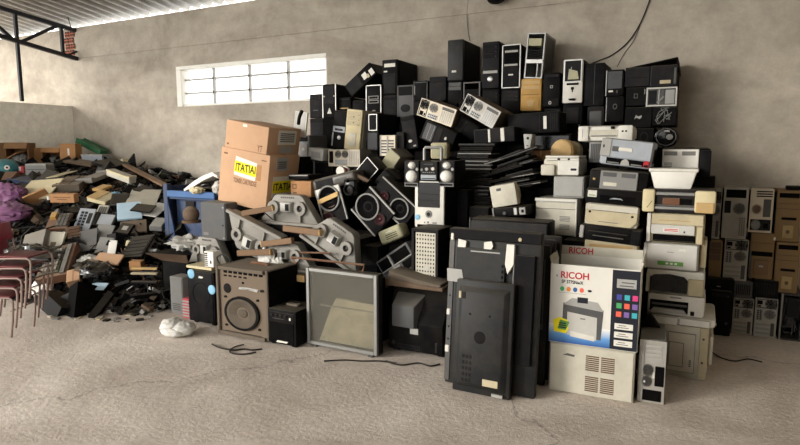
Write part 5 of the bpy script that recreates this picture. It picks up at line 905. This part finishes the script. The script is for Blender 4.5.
c = P(194, 214, 4.5); o = thing('round_part', 'dusty brown round ball-like part held inside the blue frame', 'ball', (c.x, 4.46, P(194, 222, 4.5).z))
g = MB(); g.ball((0, 0, .09), .095, .08, .09, 20, 12); g.build('shell', 'brown', o)
g = MB(); g.annulus(.07, .1, -.012, .012, M=Matrix.Translation((0, 0, .012)) @ Matrix.Rotation(R(90), 4, 'X')); g.build('rim', 'wooddk', o)
# sheets on the blue frame
SG = 'crumpled sheets and bags on the blue frame'
def crumple(name, label, cat, q, Y, d, m, group=None, jit=.22):
    o, w, h = root_at(name, label, cat, q, Y, d, group); g = MB(); g.ball((0, 0, h*.5), w/2, d/2, h/2, 18, 11, jit=jit); g.build('skin', m, o, smooth=50); return o
crumple('plastic_bag', 'black crumpled bag lying on top of the blue frame', 'bag', (182, 180, 219, 196), 4.66, .36, 'gloss', SG)
o, w, h = shell('plastic_sheet', 'bent white plastic sheet arched over the black bag on the blue frame', 'plastic sheet', ((184, 192.5), (218, 186), (183, 184)), 4.62, .26, SG, 'linen', .004, kind='poly', bk=[(0, 0), (.3, .45), (.62, 1.0), (.9, 1.35), (1.02, .9), (1.0, 1.3), (.88, 1.75), (.6, 1.5), (.28, .95), (0, .3)])
crumple('plastic_bag', 'greyish bag against the left side of the lower carton', 'bag', (209, 181, 221, 197), 4.6, .2, 'plastic', SG)
crumple('plastic_bag', 'small cream crumpled paper at the left front of the blue frame top', 'bag', (186, 187, 199, 194), 4.54, .12, 'cream', SG)
# dark hopper with flaps, grey box, bag on the floor
o, w, h = root_at('open_box', 'black open-topped box with spread brown flap, left of the far left cast housing', 'box', (163, 262, 188, 318), 4.0, .4, None, zfix=0.)
g = MB(); t = .015; g.box(-w/2, -.2, 0, -w/2+t, .2, h); g.box(w/2-t, -.2, 0, w/2, .2, h); g.box(-w/2, -.2, 0, w/2, -.2+t, h); g.box(-w/2, .2-t, 0, w/2, .2, h); g.box(-w/2, -.2, 0, w/2, .2, t); g.build('walls', 'blk', o)
g = MB(); g.geom([(-w/2, -.2, h), (w*.55, -.2, h), (w*.8, -.3, h*1.22), (-w*.75, -.32, h*1.18), (-w/2, -.19, h), (w*.55, -.19, h), (w*.8, -.29, h*1.22), (-w*.75, -.31, h*1.18)], [(0, 1, 2, 3), (7, 6, 5, 4), (0, 4, 5, 1), (1, 5, 6, 2), (2, 6, 7, 3), (3, 7, 4, 0)]); g.build('front_flap', 'brown', o)
g = MB(); g.geom([(-w/2, -.2, h), (-w/2, .2, h), (-w*.9, .2, h*1.15), (-w*.9, -.2, h*1.15), (-w/2, -.2, h-.01), (-w/2, .2, h-.01), (-w*.9, .2, h*1.14), (-w*.9, -.2, h*1.14)], [(0, 1, 2, 3), (7, 6, 5, 4), (0, 4, 5, 1), (1, 5, 6, 2), (2, 6, 7, 3), (3, 7, 4, 0)]); g.build('side_flap', 'blk', o)
crumple('plastic_bag', 'dirty white crumpled bag piled on top of the black open box', 'bag', (162, 238, 193, 252), 4.08, .3, 'lgrey', None, .3)
shell('computer_tower', 'narrow grey metal case standing on the floor left of the red block', 'computer tower', (170.5, 277, 183, 318), 3.86, .24, None, 'grey', .008, zfix=0., fe=[('front_panel', 'box', 'grey', .05, .04, .95, .96, .005), ('vent', 'hb', 'mgrey', .2, .1, .8, .3, .007, 4)], bname='case')
o = None
c = PZ(166, 339, 0.); o = thing('plastic_bag', 'crumpled translucent white plastic bag lying alone on the floor', 'bag', (c.x, c.y+.12, 0))
g = MB(); rnd.seed(3); g.ball((-.06, 0, .07), .1, .1, .07, 16, 10, jit=.12); g.ball((.06, .02, .06), .1, .1, .06, 16, 10, jit=.13); g.ball((0, -.04, .045), .13, .08, .045, 16, 8, jit=.13); g.build('skin', 'bag', o, smooth=70)
# cords on the floor
fl = lambda x, y: PZ(x, y, .008)
cable('cable', 'thin dark cord lying on the floor in front of the brown combo', [fl(212, 344), fl(218, 347), fl(226, 349), fl(235, 350), fl(244, 349), fl(252, 350), fl(262, 349)], .007)
cable('cable', 'dark cord loop on the floor at the foot of the brown combo', [fl(244, 344.5), fl(237, 346), fl(231, 349), fl(230, 352), fl(236, 354), fl(246, 354), fl(256, 352)], .006)
cable('cable', 'dark cord on the floor between the glass cabinet and the tube television', [fl(324, 361), fl(345, 360), fl(362, 361), fl(380, 361), fl(396, 363)], .006)
cable('cable', 'dark cord coil on the floor under the tube television front', [fl(386, 361), fl(400, 365), fl(418, 363), fl(430, 366), fl(440, 364)], .006)
cable('cable', 'dark thin cord on the floor left of the grey bottom tower at the far right', [fl(712, 352), fl(722, 358), fl(735, 361), fl(748, 359), fl(762, 362)], .005)
# ================================================================== left: mound of scrap
NPILE = len(PILE)
def zc(x, y): return -math.sin(YAW)*x+math.cos(YAW)*y
def H(x, y):
    t = zc(x, y)-5.45
    if t <= 0 or y < 3.35 or (x > -5.4 and y > 4.3): return 0.
    h = 1.72*(1-math.exp(-t/2.5))
    h *= min(1, max(0, (y-3.35)/.45))**.6
    h *= 1-.35*min(1, max(0, (x+6.6)/2.2))          # lower towards the blue frame
    return max(0, h)
def hit(px, py):
    d = ray(px, py); t = 4.5
    while t < 11.5:
        p = EYE+d*t
        if p.z <= H(p.x, p.y) or p.x < WL+.3 or p.y > WY-.22: return p
        t += .02
    return p
def nrm(x, y):
    e = .15; return Vector((H(x-e, y)-H(x+e, y), H(x, y-e)-H(x, y+e), 2*e)).normalized()
# the body of the mound and its fine scrap: nobody could count it
rs = random.Random(21)
g = MB(); nx, ny = 52, 34; v = []; f = []
X0, X1, Y0, Y1 = WL+.24, -4.55, 3.3, WY-.2
for j in range(ny):
    for i in range(nx):
        x = X0+(X1-X0)*i/(nx-1); y = Y0+(Y1-Y0)*j/(ny-1); hh = H(x, y)
        v.append((x, y, max(-.01, hh-.1+(rs.uniform(-.09, .07) if hh > .1 else -.02))))
for j in range(ny-1):
    for i in range(nx-1): f.append((j*nx+i, j*nx+i+1, (j+1)*nx+i+1, (j+1)*nx+i))
g.geom(v, f)
smats = ['deep', 'blk', 'blk2', 'dgrey', 'mgrey', 'brown', 'grey', 'pcb', 'rust', 'lgrey', 'offw', 'beige', 'blue', 'card2', 'steel']
wts = [16, 18, 14, 10, 5, 3, 2, 3, 2, 1.2, 1., .8, .2, .5, 1.2]
for k in range(5200):
    x = rs.uniform(X0+.05, X1); y = rs.uniform(Y0+.1, Y1-.05); hh = H(x, y)
    if hh < .02 or zc(x, y) < 5.3: continue
    mi = rs.choices(range(len(smats)), wts)[0]; s = rs.uniform(.012, .05) if k % 14 else rs.uniform(.06, .13)
    a, b, c = s*rs.uniform(.5, 1.6), s*rs.uniform(.5, 1.8), s*rs.choice([.06, .12, .3, .6])
    M = Matrix.Translation((x, y, max(.03, hh+rs.uniform(-.07, .04)))) @ Matrix.Rotation(rs.uniform(0, 6.3), 4, 'Z') @ Matrix.Rotation(rs.uniform(-.9, .9), 4, 'X') @ Matrix.Rotation(rs.uniform(-.9, .9), 4, 'Y')
    g.box(-a, -b, -c, a, b, c, mi=mi, M=M)
for k in range(230):
    x = rs.uniform(X0+.2, X1-.2); y = rs.uniform(Y0+.2, Y1-.2); hh = H(x, y)
    if hh < .03: continue
    p = [Vector((x, y, hh+.02))]
    for q in range(5):
        n = p[-1]+Vector((rs.uniform(-.16, .16), rs.uniform(-.16, .16), 0)); n.x = max(n.x, X0); n.y = min(n.y, Y1); n.z = max(.01, H(n.x, n.y)+rs.uniform(-.01, .1)); p.append(n)
    g.tube(p, rs.uniform(.004, .01), 5, mi=rs.choice([0, 1, 2, 3, 4, 8]))
for k in range(60):
    q = PZ(rs.uniform(50, 185), rs.uniform(309, 322), 0)
    if q.x > -4.6: continue
    s = rs.uniform(.008, .03); g.box(-s, -s*rs.uniform(.5, 1.5), 0, s, s, s*.5, mi=rs.choice([1, 3, 6, 9, 10, 11]), M=Matrix.Translation((q.x, q.y, .001)) @ Matrix.Rotation(rs.uniform(0, 6), 4, 'Z'))
o = g.build('scrap_mound', smats, None, smooth=25); tag(o, 'mound of fine electronic scrap, cables and broken boards heaped in the left corner', 'scrap', kind='stuff')
# single pieces lying on the mound
def lie(px, py, lift=0., tilt=.8, yaw=0., roll=0.):
    p = hit(px, py); n = nrm(p.x, p.y); n = (n*tilt+Vector((0, 0, 1))*(1-tilt)).normalized()
    zx = Vector((math.cos(R(yaw)), math.sin(R(yaw)), 0)); yv = n.cross(zx).normalized(); xv = yv.cross(n).normalized()
    M = Matrix((xv, yv, n)).transposed().to_4x4()
    M = M @ Matrix.Rotation(R(roll), 4, 'Y')
    return p+n*lift, M.to_euler(), (p-EYE).dot(FWD)/FPX
def piece(name, label, cat, px, py, wpx, dpx, h, m, yaw=28, lift=0., tilt=.9, roll=0., extra=None, group=None, bev=.004, stand=0.):
    """a slab lying on the mound: width and depth given in pixels of the photograph, thickness in metres; stand tips it up towards the viewer"""
    p, e, s = lie(px, py, lift, tilt, yaw, roll); o = thing(name, label, cat, p, e, group)
    if stand: o.rotation_euler = (o.rotation_euler.to_matrix() @ Matrix.Rotation(R(stand), 3, 'X')).to_euler()
    nn = o.rotation_euler.to_matrix() @ Vector((0, 0, 1)); o.location = p+nn*.05
    fs = max(.33, abs(nn.dot((EYE-p).normalized())))
    w = wpx*s; d = dpx*s/fs if not tilt < .45 else dpx*s
    g = MB(); g.box(-w/2, -d/2, 0, w/2, d/2, h, bev=bev); b = g.build('body' if extra else 'board', m, o)
    for x in (extra or []):
        nm, kind, mm, x0, y0, x1, y1, out = x[:8]; g = MB()
        if kind == 'box': g.box((x0-.5)*w, (y0-.5)*d, h-.001, (x1-.5)*w, (y1-.5)*d, h+out)
        elif kind == 'grid':
            a, c = x[8]; ww = (x1-x0)*w/a; dd = (y1-y0)*d/c
            for i in range(a):
                for j in range(c): g.box((x0-.5)*w+ww*(i+.1), (y0-.5)*d+dd*(j+.1), h-.001, (x0-.5)*w+ww*(i+.9), (y0-.5)*d+dd*(j+.9), h+out)
        elif kind == 'front': g.box((x0-.5)*w, -d/2-out, y0*h, (x1-.5)*w, -d/2+.002, y1*h)
        g.build(nm, mm, o)
    return o, w, d
def obox(label, px, py, wpx, hpx, d, m, yaw, flap=True, inside=None, tilt=0.):
    """cardboard box lying with its open mouth to the front"""
    p, e, s = lie(px, py, 0, 0, yaw); o = thing('carton', label, 'box', (p.x, p.y, p.z), (0, R(tilt), R(yaw))); w = wpx*s; h = hpx*s; t = .008
    g = MB(); g.box(-w/2, -d/2, 0, -w/2+t, d/2, h); g.box(w/2-t, -d/2, 0, w/2, d/2, h); g.box(-w/2, -d/2, 0, w/2, d/2, t); g.box(-w/2, -d/2, h-t, w/2, d/2, h); g.box(-w/2, d/2-t, 0, w/2, d/2, h); g.build('walls', m, o)
    if flap:
        g = MB(); M = Matrix.Translation((-w/2, -d/2, 0)) @ Matrix.Rotation(R(50), 4, 'Z'); g.box(-w*.5, -t/2, 0, 0, t/2, h, M=M); g.build('side_flap', m, o)
        g = MB(); M = Matrix.Translation((0, -d/2, h)) @ Matrix.Rotation(R(-35), 4, 'X'); g.box(-w/2, -t/2, -h*.32, w/2, t/2, 0, M=M); g.build('top_flap', m, o)
    if inside:
        g = MB(); g.ball((0, -.02, h*.28), w*.36, d*.36, h*.26, 12, 8, jit=.2); g.build('contents', inside, o)
    return o
obox('tall open brown carton with dark inside standing against the pale left wall', 22, 165, 20, 22, .3, 'cardd', 40, True, 'grey')
obox('open brown carton with a flap hanging down and grey things inside, near the corner', 56, 165, 17, 17, .28, 'card2', 35, True, 'grey')
piece('carton', 'closed brown carton with a small white mark right of the open one near the corner', 'box', 72, 166, 15, 13, .3, 'card2', 30, tilt=0, extra=[('mark', 'front', 'paper', .5, .4, .62, .75, .002), ('tape', 'box', 'cardd', .44, 0, .56, 1, .001)])
piece('plastic_tray', 'dark green plastic tray tilted down to the right in the corner', 'tray', 91, 158, 32, 10, .07, 'green', 10, tilt=0, roll=22, lift=.1, extra=[('rim', 'box', 'green', 0, 0, 1, .08, .02), ('rim', 'box', 'green', 0, .92, 1, 1, .02)])
piece('plastic_crate', 'grey translucent plastic box on the mound in the corner under the green tray', 'box', 97, 166, 22, 14, .12, 'bgrey', 20, tilt=.2, extra=[('lid', 'box', 'lgrey', -.02, -.02, 1.02, 1.02, .015)])
p, e, s = lie(7, 178, 0, 0); o = thing('plastic_ball', 'teal plastic ball with a white round spot at the left edge of the mound', 'ball', p)
g = MB(); g.ball((0, 0, .14), .17, .17, .14, 24, 14); g.build('shell', 'teal', o)
g = MB(); vd = (EYE-(p+Vector((0, 0, .15)))).normalized(); M = Matrix.Translation(Vector((.02, 0, .15))+vd*.135) @ (-vd).to_track_quat('Y', 'Z').to_matrix().to_4x4(); g.lathe([(.035, .03), (.035, -.02), (0, -.024)], 16, M=M); sp = g.build('white_spot', 'white', o)
g = MB(); g.lathe([(.014, .0), (.014, -.028), (0, -.03)], 12, M=M); g.build('dark_centre', 'blk', sp)
piece('snack_bag', 'small red and white patterned bag beside the teal ball', 'bag', 22, 176, 11, 10, .1, 'redc', 30, tilt=.3, extra=[('white_print', 'front', 'white', .1, .1, .35, .8, .003), ('white_print', 'front', 'white', .5, .3, .75, .9, .003)])
piece('cardboard_flap', 'loose tan cardboard flap sloping over the red and white bag', 'cardboard', 25, 166, 15, 9, .012, 'cardo', 20, lift=.14, roll=-25)
piece('printer', 'grey flat plastic machine lying on the mound left of centre', 'printer', 41, 178, 20, 16, .14, 'grey', 32, tilt=.2, extra=[('lid', 'box', 'lgrey', .02, .02, .98, .98, .02), ('slot', 'front', 'mgrey', .06, .55, .94, .62, .003)])
piece('plastic_tray', 'dark blue plastic tray under the grey flat machine', 'tray', 29, 186, 24, 9, .05, 'blue', 20, tilt=.6, roll=6, extra=[('rim', 'box', 'blue', 0, 0, 1, .1, .02)])
piece('flat_sheet', 'big cream panel lying tilted towards us on the left of the mound', 'panel', 43, 198, 36, 14, .02, 'cream', 22, lift=.07, tilt=.9, stand=18, roll=-6, extra=[('edge', 'front', 'beige', 0, 0, 1, 1, .004)])
piece('carton', 'flattened grey-brown carton beside the big cream panel', 'box', 74, 191, 24, 14, .1, 'browng', 40, tilt=.6, extra=[('flap', 'box', 'brown', .1, .1, .6, .9, .01)])
piece('paper', 'crumpled greenish cream sheet above the flattened carton', 'paper', 64, 183, 16, 8, .012, 'cream', 10, lift=.07, roll=-10)
piece('carton', 'small orange-brown printed carton in the middle of the mound', 'box', 66, 210, 25, 8, .11, 'cardo', 24, tilt=.3, lift=.05, extra=[('print_line', 'front', 'wooddk', .15, .6, .85, .68, .002), ('print_line', 'front', 'wooddk', .3, .35, .7, .42, .002)])
p, e, s = lie(50, 210, .02, .3); o = thing('bottle', 'small dark bottle with white cap left of the orange-brown carton', 'bottle', p)
g = MB(); M = Matrix.Rotation(R(-90), 4, 'X'); g.lathe([(.03, 0), (.033, -.01), (.033, -.08), (.018, -.1), (.018, -.11)], 16, M=Matrix.Rotation(R(-90), 4, 'X')); g.build('body', 'blk', o)
g = MB(); g.lathe([(.022, -.108), (.022, -.15), (.0, -.152)], 14, M=Matrix.Rotation(R(-90), 4, 'X')); g.build('cap', 'white', o)
def bagblob(label, px, py, rx, ry, rz, m, seed, n=3):
    rnd.seed(seed); p, e, s = lie(px, py, 0, 0); o = thing('plastic_bag', label, 'bag', p); g = MB()
    for k in range(n): g.ball((rnd.uniform(-.5, .5)*rx, rnd.uniform(-.3, .3)*ry, rz*.8), rx*rnd.uniform(.7, 1), ry*rnd.uniform(.7, 1), rz*rnd.uniform(.8, 1.1), 16, 10, jit=.18)
    g.build('skin', m, o, smooth=50); return o
bagblob('shiny pink-purple plastic bag at the left edge, upper one', 6, 204, .22, .2, .14, 'pbag', 5)
bagblob('shiny purple plastic bag at the left edge, lower one with pale glints', 10, 222, .3, .22, .14, 'pbag', 8)
bagblob('black rubbish bag under the grey wire-covered chunk, behind the chairs', 34, 272, .34, .26, .17, 'gloss', 11, 4)
bagblob('black rubbish bag near the floor right of the wire chunk', 95, 282, .24, .2, .13, 'gloss', 12)
bagblob('white stuffed bag on the front of the mound', 93, 269, .13, .12, .08, 'plastic', 13)
bagblob('scorched white bag at the foot of the mound behind the chairs', 45, 297, .13, .1, .1, 'linen', 14, 2)
piece('printer_cover', 'long cream plastic printer cover lying at the back of the mound', 'cover', 121, 187, 30, 9, .09, 'offw', 6, tilt=.2, roll=14, lift=.06, extra=[('rim', 'front', 'cream', 0, .7, 1, 1, .008), ('end_tab', 'box', 'beige', .9, 0, 1, 1, .01)])
a = hit(126, 173); b = hit(166, 196); v = b-a+Vector((0, 0, .02)); o = thing('wooden_plank', 'brown wooden plank sloping down towards the blue frame', 'plank', a+Vector((0, 0, .12)))
M = v.to_track_quat('Y', 'Z').to_matrix().to_4x4(); g = MB(); g.box(-.05, 0, -.015, .05, v.length, .015, bev=.003, M=M); g.build('board', 'wood', o)
p, e, s = lie(130, 170, 0, 0); o = thing('plastic_shard', 'dark pointed broken cover sticking up at the top of the mound', 'shard', p)
g = MB(); g.prism([(-.13, 0), (.1, 0), (.06, .26)], -.02, .02, bev=.006); g.build('shard', 'blk2', o); o.rotation_euler = (R(-10), 0, R(28))
piece('cardboard_flap', 'yellow cardboard strip beside the small blue bag', 'cardboard', 104, 197, 11, 5, .03, 'gold', 10, lift=.06)
bagblob('small light blue bag right of the yellow strip', 114, 199, .08, .07, .05, 'sky', 15, 2)
piece('cardboard_flap', 'folded cream-yellow cardboard below the yellow strip', 'cardboard', 104, 206, 20, 9, .05, 'cream', 15, lift=.04, roll=8, extra=[('fold', 'box', 'woodl', 0, 0, .5, 1, .006)])
piece('metal_sheet', 'upright pale metal computer panel with dark slots in the middle of the mound', 'panel', 86, 229, 16, 27, .02, 'bgrey', 26, lift=.04, stand=32, extra=[('slot', 'grid', 'ink', .15, .1, .6, .9, .002, (2, 8)), ('opening', 'box', 'dgrey', .66, .5, .9, .85, .002)])
piece('metal_sheet', 'small white ribbed panel right of the upright metal one', 'panel', 104, 217, 10, 12, .02, 'offw', 30, lift=.03, stand=25, extra=[('rib', 'grid', 'mgrey', .1, .05, .9, .95, .003, (4, 1))])
piece('laptop', 'dark broken laptop with blue-grey screen in the middle of the mound', 'laptop', 107, 227, 22, 12, .03, 'blk2', 24, lift=.05, stand=28, extra=[('screen', 'box', 'bgrey', .28, .12, .92, .9, .003), ('hinge', 'box', 'dgrey', .0, .0, .2, 1, .008)])
GP = 'flat grey panels on the front of the mound'
piece('metal_sheet', 'light grey square panel below the broken laptop', 'panel', 107, 239, 17, 14, .02, 'grey', 22, lift=.05, stand=30, group=GP)
piece('metal_sheet', 'darker grey square panel leaning left of the light grey one', 'panel', 92, 245, 18, 18, .02, 'mgrey', 35, lift=.03, stand=30, roll=-14, group=GP)
piece('metal_sheet', 'grey panel at the bottom of the three square ones', 'panel', 108, 252, 15, 15, .02, 'grey', 22, lift=.05, stand=34, group=GP)
piece('paper', 'large cream sheet on the right side of the mound', 'paper', 144, 208, 28, 18, .008, 'offw', 40, lift=.08)
piece('foam_board', 'pale blue foam board on the right side of the mound', 'board', 131, 222, 22, 16, .03, 'lblue', 52, lift=.09, stand=10)
piece('cardboard_flap', 'brown cardboard under the pale blue foam board', 'cardboard', 135, 235, 24, 12, .03, 'brown', 50, lift=.05, stand=14)
piece('flat_sheet', 'white shiny panel lying right of the pale blue foam board', 'panel', 153, 219, 24, 13, .012, 'plastic', 20, lift=.08)
piece('metal_sheet', 'black bent plate on the white shiny panel', 'panel', 145, 222, 20, 7, .015, 'blk', 24, lift=.13)
piece('keyboard', 'black keyboard tilted up on the front right of the mound', 'keyboard', 143, 258, 32, 13, .025, 'blk', 5, lift=.1, stand=24, roll=-20, extra=[('key', 'grid', 'blk2', .03, .08, .97, .92, .008, (14, 5))])
piece('metal_sheet', 'grey ridged cover below the black keyboard', 'panel', 149, 265, 24, 7, .03, 'grey', 5, lift=.07, stand=12, roll=-22)
piece('carton', 'small tan carton at the lower right of the mound', 'box', 138, 276, 12, 8, .1, 'card2', 24, tilt=.2, lift=.02)
def roller(label, px, py, L, r, m, ang):
    p, e, s = lie(px, py, .04, .3); o = thing('tube', label, 'tube', p, (R(-20), R(ang), R(28))); g = MB(); g.lathe([(r*.8, 0), (r, .004), (r, .03)], 14, M=Matrix.Rotation(R(-90), 4, 'X')); g.lathe([(r*.9, .03), (r*.9, .031)], 14, M=Matrix.Rotation(R(-90), 4, 'X')); g.bm.clear(); g.tube([(0, 0, 0), (0, 0, L*.2), (0, 0, L*.8), (0, 0, L)], [r*.92, r, r, r*.92], 14); g.build('tube', m, o)
    g = MB(); g.tube([(0, 0, L-.004), (0, 0, L+.012)], r*.6, 12); g.build('end_cap', 'grey', o)
roller('short cream tube standing in the scrap left of the black keyboard', 127, 256, .13, .032, 'cream', 8)
roller('short pale yellow tube leaning in the scrap beside the grey panels', 117, 249, .12, .04, 'cream', -24)
piece('flat_sheet', 'small white plate upright in front of the grey square panels', 'panel', 116, 256, 8, 14, .012, 'linen', 28, lift=.09, stand=45)
piece('cardboard_flap', 'pinkish tan sheet on the front of the mound', 'cardboard', 112, 269, 26, 9, .02, 'card', 20, lift=.08, stand=12)
piece('carton', 'small tan carton low on the front of the mound', 'box', 80, 288, 12, 11, .09, 'card', 50, lift=.05, tilt=.7, stand=10, extra=[('tape', 'box', 'card2', .44, 0, .56, 1, .001)])
piece('carton', 'brown crushed carton above the small low tan one', 'box', 92, 279, 15, 10, .09, 'brown', 15, lift=.04, tilt=.7)
piece('paper', 'light blue-white paper sheet low at the foot of the mound', 'paper', 102, 294, 17, 6, .008, 'lblue', 20, lift=.05)
c = PZ(108, 312, 0); o = thing('paper', 'white scrap of paper on the floor before the mound', 'paper', c, (0, 0, R(20))); g = MB(); g.box(-.07, -.04, .001, .07, .04, .006); g.box(-.03, -.03, .006, .06, .05, .03); g.build('sheet', 'linen', o)
o, w, d = piece('circuit_chassis', 'rusty grey chassis chunk tangled in wires, behind the chairs', 'chassis', 64, 272, 30, 26, .1, 'rust', 42, lift=.02, tilt=.9, extra=[('board', 'box', 'pcb', .1, .1, .7, .9, .012), ('component', 'grid', 'concg', .15, .15, .65, .85, .03, (5, 5)), ('rail', 'box', 'steel', .76, .05, .9, .95, .02)])
piece('concrete_chunk', 'grey broken slab left of the rusty chassis chunk', 'slab', 42, 250, 26, 16, .06, 'concg', 30, lift=.03, stand=16, roll=-14)
piece('flat_sheet', 'dirty white wooden piece above the rusty chassis chunk', 'panel', 61, 246, 15, 13, .04, 'offw', 28, lift=.05, stand=30, extra=[('notch', 'box', 'brown', .25, .0, .6, .3, .002)])
piece('circuit_board', 'brown circuit assembly with yellow coil under the orange-brown carton', 'circuit board', 62, 230, 20, 14, .04, 'rust', 40, lift=.04, stand=10, extra=[('coil', 'box', 'gold', .1, .6, .35, .95, .04), ('component', 'grid', 'steel', .45, .1, .95, .9, .025, (3, 4))])
piece('circuit_board', 'dark square board right of the brown circuit assembly', 'circuit board', 76, 240, 13, 11, .02, 'brown', 60, lift=.06, stand=20, extra=[('component', 'grid', 'rust', .1, .1, .9, .9, .012, (4, 3))])
BG = 'long thin boards at the lower right of the mound'
for i, (py, m, t) in enumerate(((283, 'woodl', 'upper pale'), (288, 'beige', 'middle pale'), (297, 'dgrey', 'lowest dark'))):
    piece('long_strip', t+' long strip lying level left of the black open box', 'strip', 146, py, 26, 4, .02, m, 27, lift=.1, tilt=.3, group=BG)
piece('metal_sheet', 'dark flat cover at the very back of the mound in the corner', 'panel', 112, 172, 26, 8, .04, 'dgrey', 8, lift=.06, roll=8)
piece('metal_sheet', 'brown curved cover in the middle back of the mound', 'panel', 84, 172, 34, 5, .03, 'brown', 10, lift=.08, roll=4)
piece('plastic_tray', 'grey-green open tray behind the flattened carton', 'tray', 98, 186, 22, 12, .05, 'concg', 15, lift=.05, roll=-8, extra=[('rim', 'box', 'grey', 0, 0, 1, .1, .02), ('rim', 'box', 'grey', 0, .9, 1, 1, .02)])
piece('metal_sheet', 'dark grille cover right of the folded cream cardboard', 'panel', 121, 208, 16, 12, .03, 'dgrey', 45, lift=.05, stand=10, extra=[('slat', 'grid', 'blk', .05, .05, .95, .95, .004, (8, 1))])
piece('metal_sheet', 'dark slanting plate in front of the long cream printer cover', 'panel', 148, 199, 24, 7, .02, 'blk2', 10, lift=.05, roll=8)
piece('electronic_unit', 'small grey unit in the scrap below the white shiny panel', 'electronics', 160, 234, 12, 9, .06, 'grey', 30, lift=.05, extra=[('lid', 'box', 'lgrey', .05, .05, .95, .95, .004)])
piece('drive', 'black optical drive lying below the brown cardboard', 'drive', 128, 238, 13, 9, .04, 'blk2', 20, lift=.06, stand=16, extra=[('label', 'box', 'lgrey', .3, .3, .7, .7, .001)])
# ------------------------------------------------------------------ stack of chairs
mat('redback', '#8c2a3a', .45, 0, .15, .2)
def chair(label, x, y, z, yaw):
    o = thing('stacking_chair', label, 'chair', (x, y, z), (0, R(7), R(yaw)), 'red metal chairs stacked at the left edge')
    r = .0125; W2 = .2
    for s in (-1, 1):
        g = MB(); g.tube([(.21, s*W2, 0), (.235, s*W2, .2), (.245, s*W2, .38), (.235, s*W2, .43), (.2, s*W2, .45), (.05, s*W2, .445), (-.17, s*W2, .43)], r, 8); g.build('front_leg', 'tube', o)
        g = MB(); g.tube([(-.24, s*W2*.98, 0), (-.19, s*W2*.98, .3), (-.17, s*W2*.98, .43), (-.19, s*W2*.98, .5), (-.25, s*W2*.98, .8)], r, 8); g.build('rear_leg', 'tube', o)
    g = MB(); g.box(-.17, -W2+.01, .448, .21, W2-.01, .468, bev=.01, seg=2); g.build('seat', 'chair', o)
    M = Matrix.Translation((-.225, 0, .7)) @ Matrix.Rotation(R(-11), 4, 'Y'); g = MB(); g.box(-.012, -W2+.0, -.1, .012, W2-.0, .1, bev=.01, seg=2, M=M); g.build('backrest', 'redback', o)
    g = MB(); g.tube([(.22, -W2, .3), (.22, W2, .3)], r*.7, 6); g.build('stretcher', 'tube', o)
    return o
cb = PZ(27, 338, 0.)-RIGHT*.29+f0*.15
names = ['red metal chair on the floor, lowest of the stack at the left edge', 'red metal chair second from the bottom of the stack at the left edge', 'red metal chair in the middle of the stack at the left edge', 'red metal chair second from the top of the stack at the left edge', 'red metal chair with red backrest, topmost of the stack at the left edge']
for i, nme in enumerate(names):
    q = cb+RIGHT*(.045*i); o = chair(nme, q.x, q.y, .085*i+.012, 27.6); o.scale = (.76, .76, .76); o.rotation_euler.y = R(2)
# ================================================================== what fills the inside of the big heap: dark cases and cables past counting
bpy.context.view_layer.update()
def aabb(o):
    lo = [1e9]*3; hi = [-1e9]*3
    for c in [o]+list(o.children_recursive):
        if c.type != 'MESH': continue
        for b in c.bound_box:
            w = c.matrix_world @ Vector(b)
            for k in range(3): lo[k] = min(lo[k], w[k]); hi[k] = max(hi[k], w[k])
    return lo, hi
BOX = [aabb(o) for o in PILE[:NPILE] if o.children]
rs = random.Random(5)
S = .17; XA, XB, YA, YB = -4.5, .35, 3.95, 6.2
cols = {}
nx = int((XB-XA)/S); ny = int((YB-YA)/S)
for i in range(nx):
    for j in range(ny):
        x0 = XA+i*S; y0 = YA+j*S; x1 = x0+S; y1 = y0+S
        zs = [b[0][2] for b in BOX if b[0][0] < x1-.02 and b[1][0] > x0+.02 and b[0][1] < y1-.02 and b[1][1] > y0+.02]
        cols[i, j] = min(zs) if zs else None
full = dict(cols)
for (i, j), z in cols.items():
    if z is None:
        nb = [cols.get((i+a, j+b)) for a in (-2, -1, 0, 1, 2) for b in (-2, -1, 0, 1, 2)]
        nb = [q for q in nb if q is not None]
        full[i, j] = min(nb)-.02 if len(nb) > 5 else 0
g = MB(); dm = ['deep', 'blk', 'blk2', 'dgrey', 'deep', 'blk']
for (i, j), z in full.items():
    if z is None or z < .06: continue
    x0 = XA+i*S; y0 = YA+j*S; b = 0.
    while b < z-.01:
        t = min(z, b+rs.uniform(.08, .4))
        if z-t < .06: t = z
        q = rs.uniform(0, .03); g.box(x0+rs.uniform(0, .012), y0+q, b, x0+S-rs.uniform(0, .012), y0+S+.0, t-.003, mi=rs.randrange(6)); b = t
for k in range(260):
    i = rs.randrange(nx); j = rs.randrange(ny); z = full.get((i, j)) or 0
    if z < .15: continue
    x = XA+(i+.5)*S; y = YA+j*S-.01; p = [Vector((x, y, rs.uniform(.05, z)))]
    for q in range(4): p.append(Vector((p[-1].x+rs.uniform(-.12, .12), y-rs.uniform(0, .02), max(.01, min(z, p[-1].z+rs.uniform(-.15, .1))))))
    g.tube(p, .006, 5, mi=rs.randrange(4))
o = g.build('scrap_heap', dm, None, smooth=25); tag(o, 'dark jumble of cases and cables filling the inside of the big heap', 'scrap', kind='stuff')
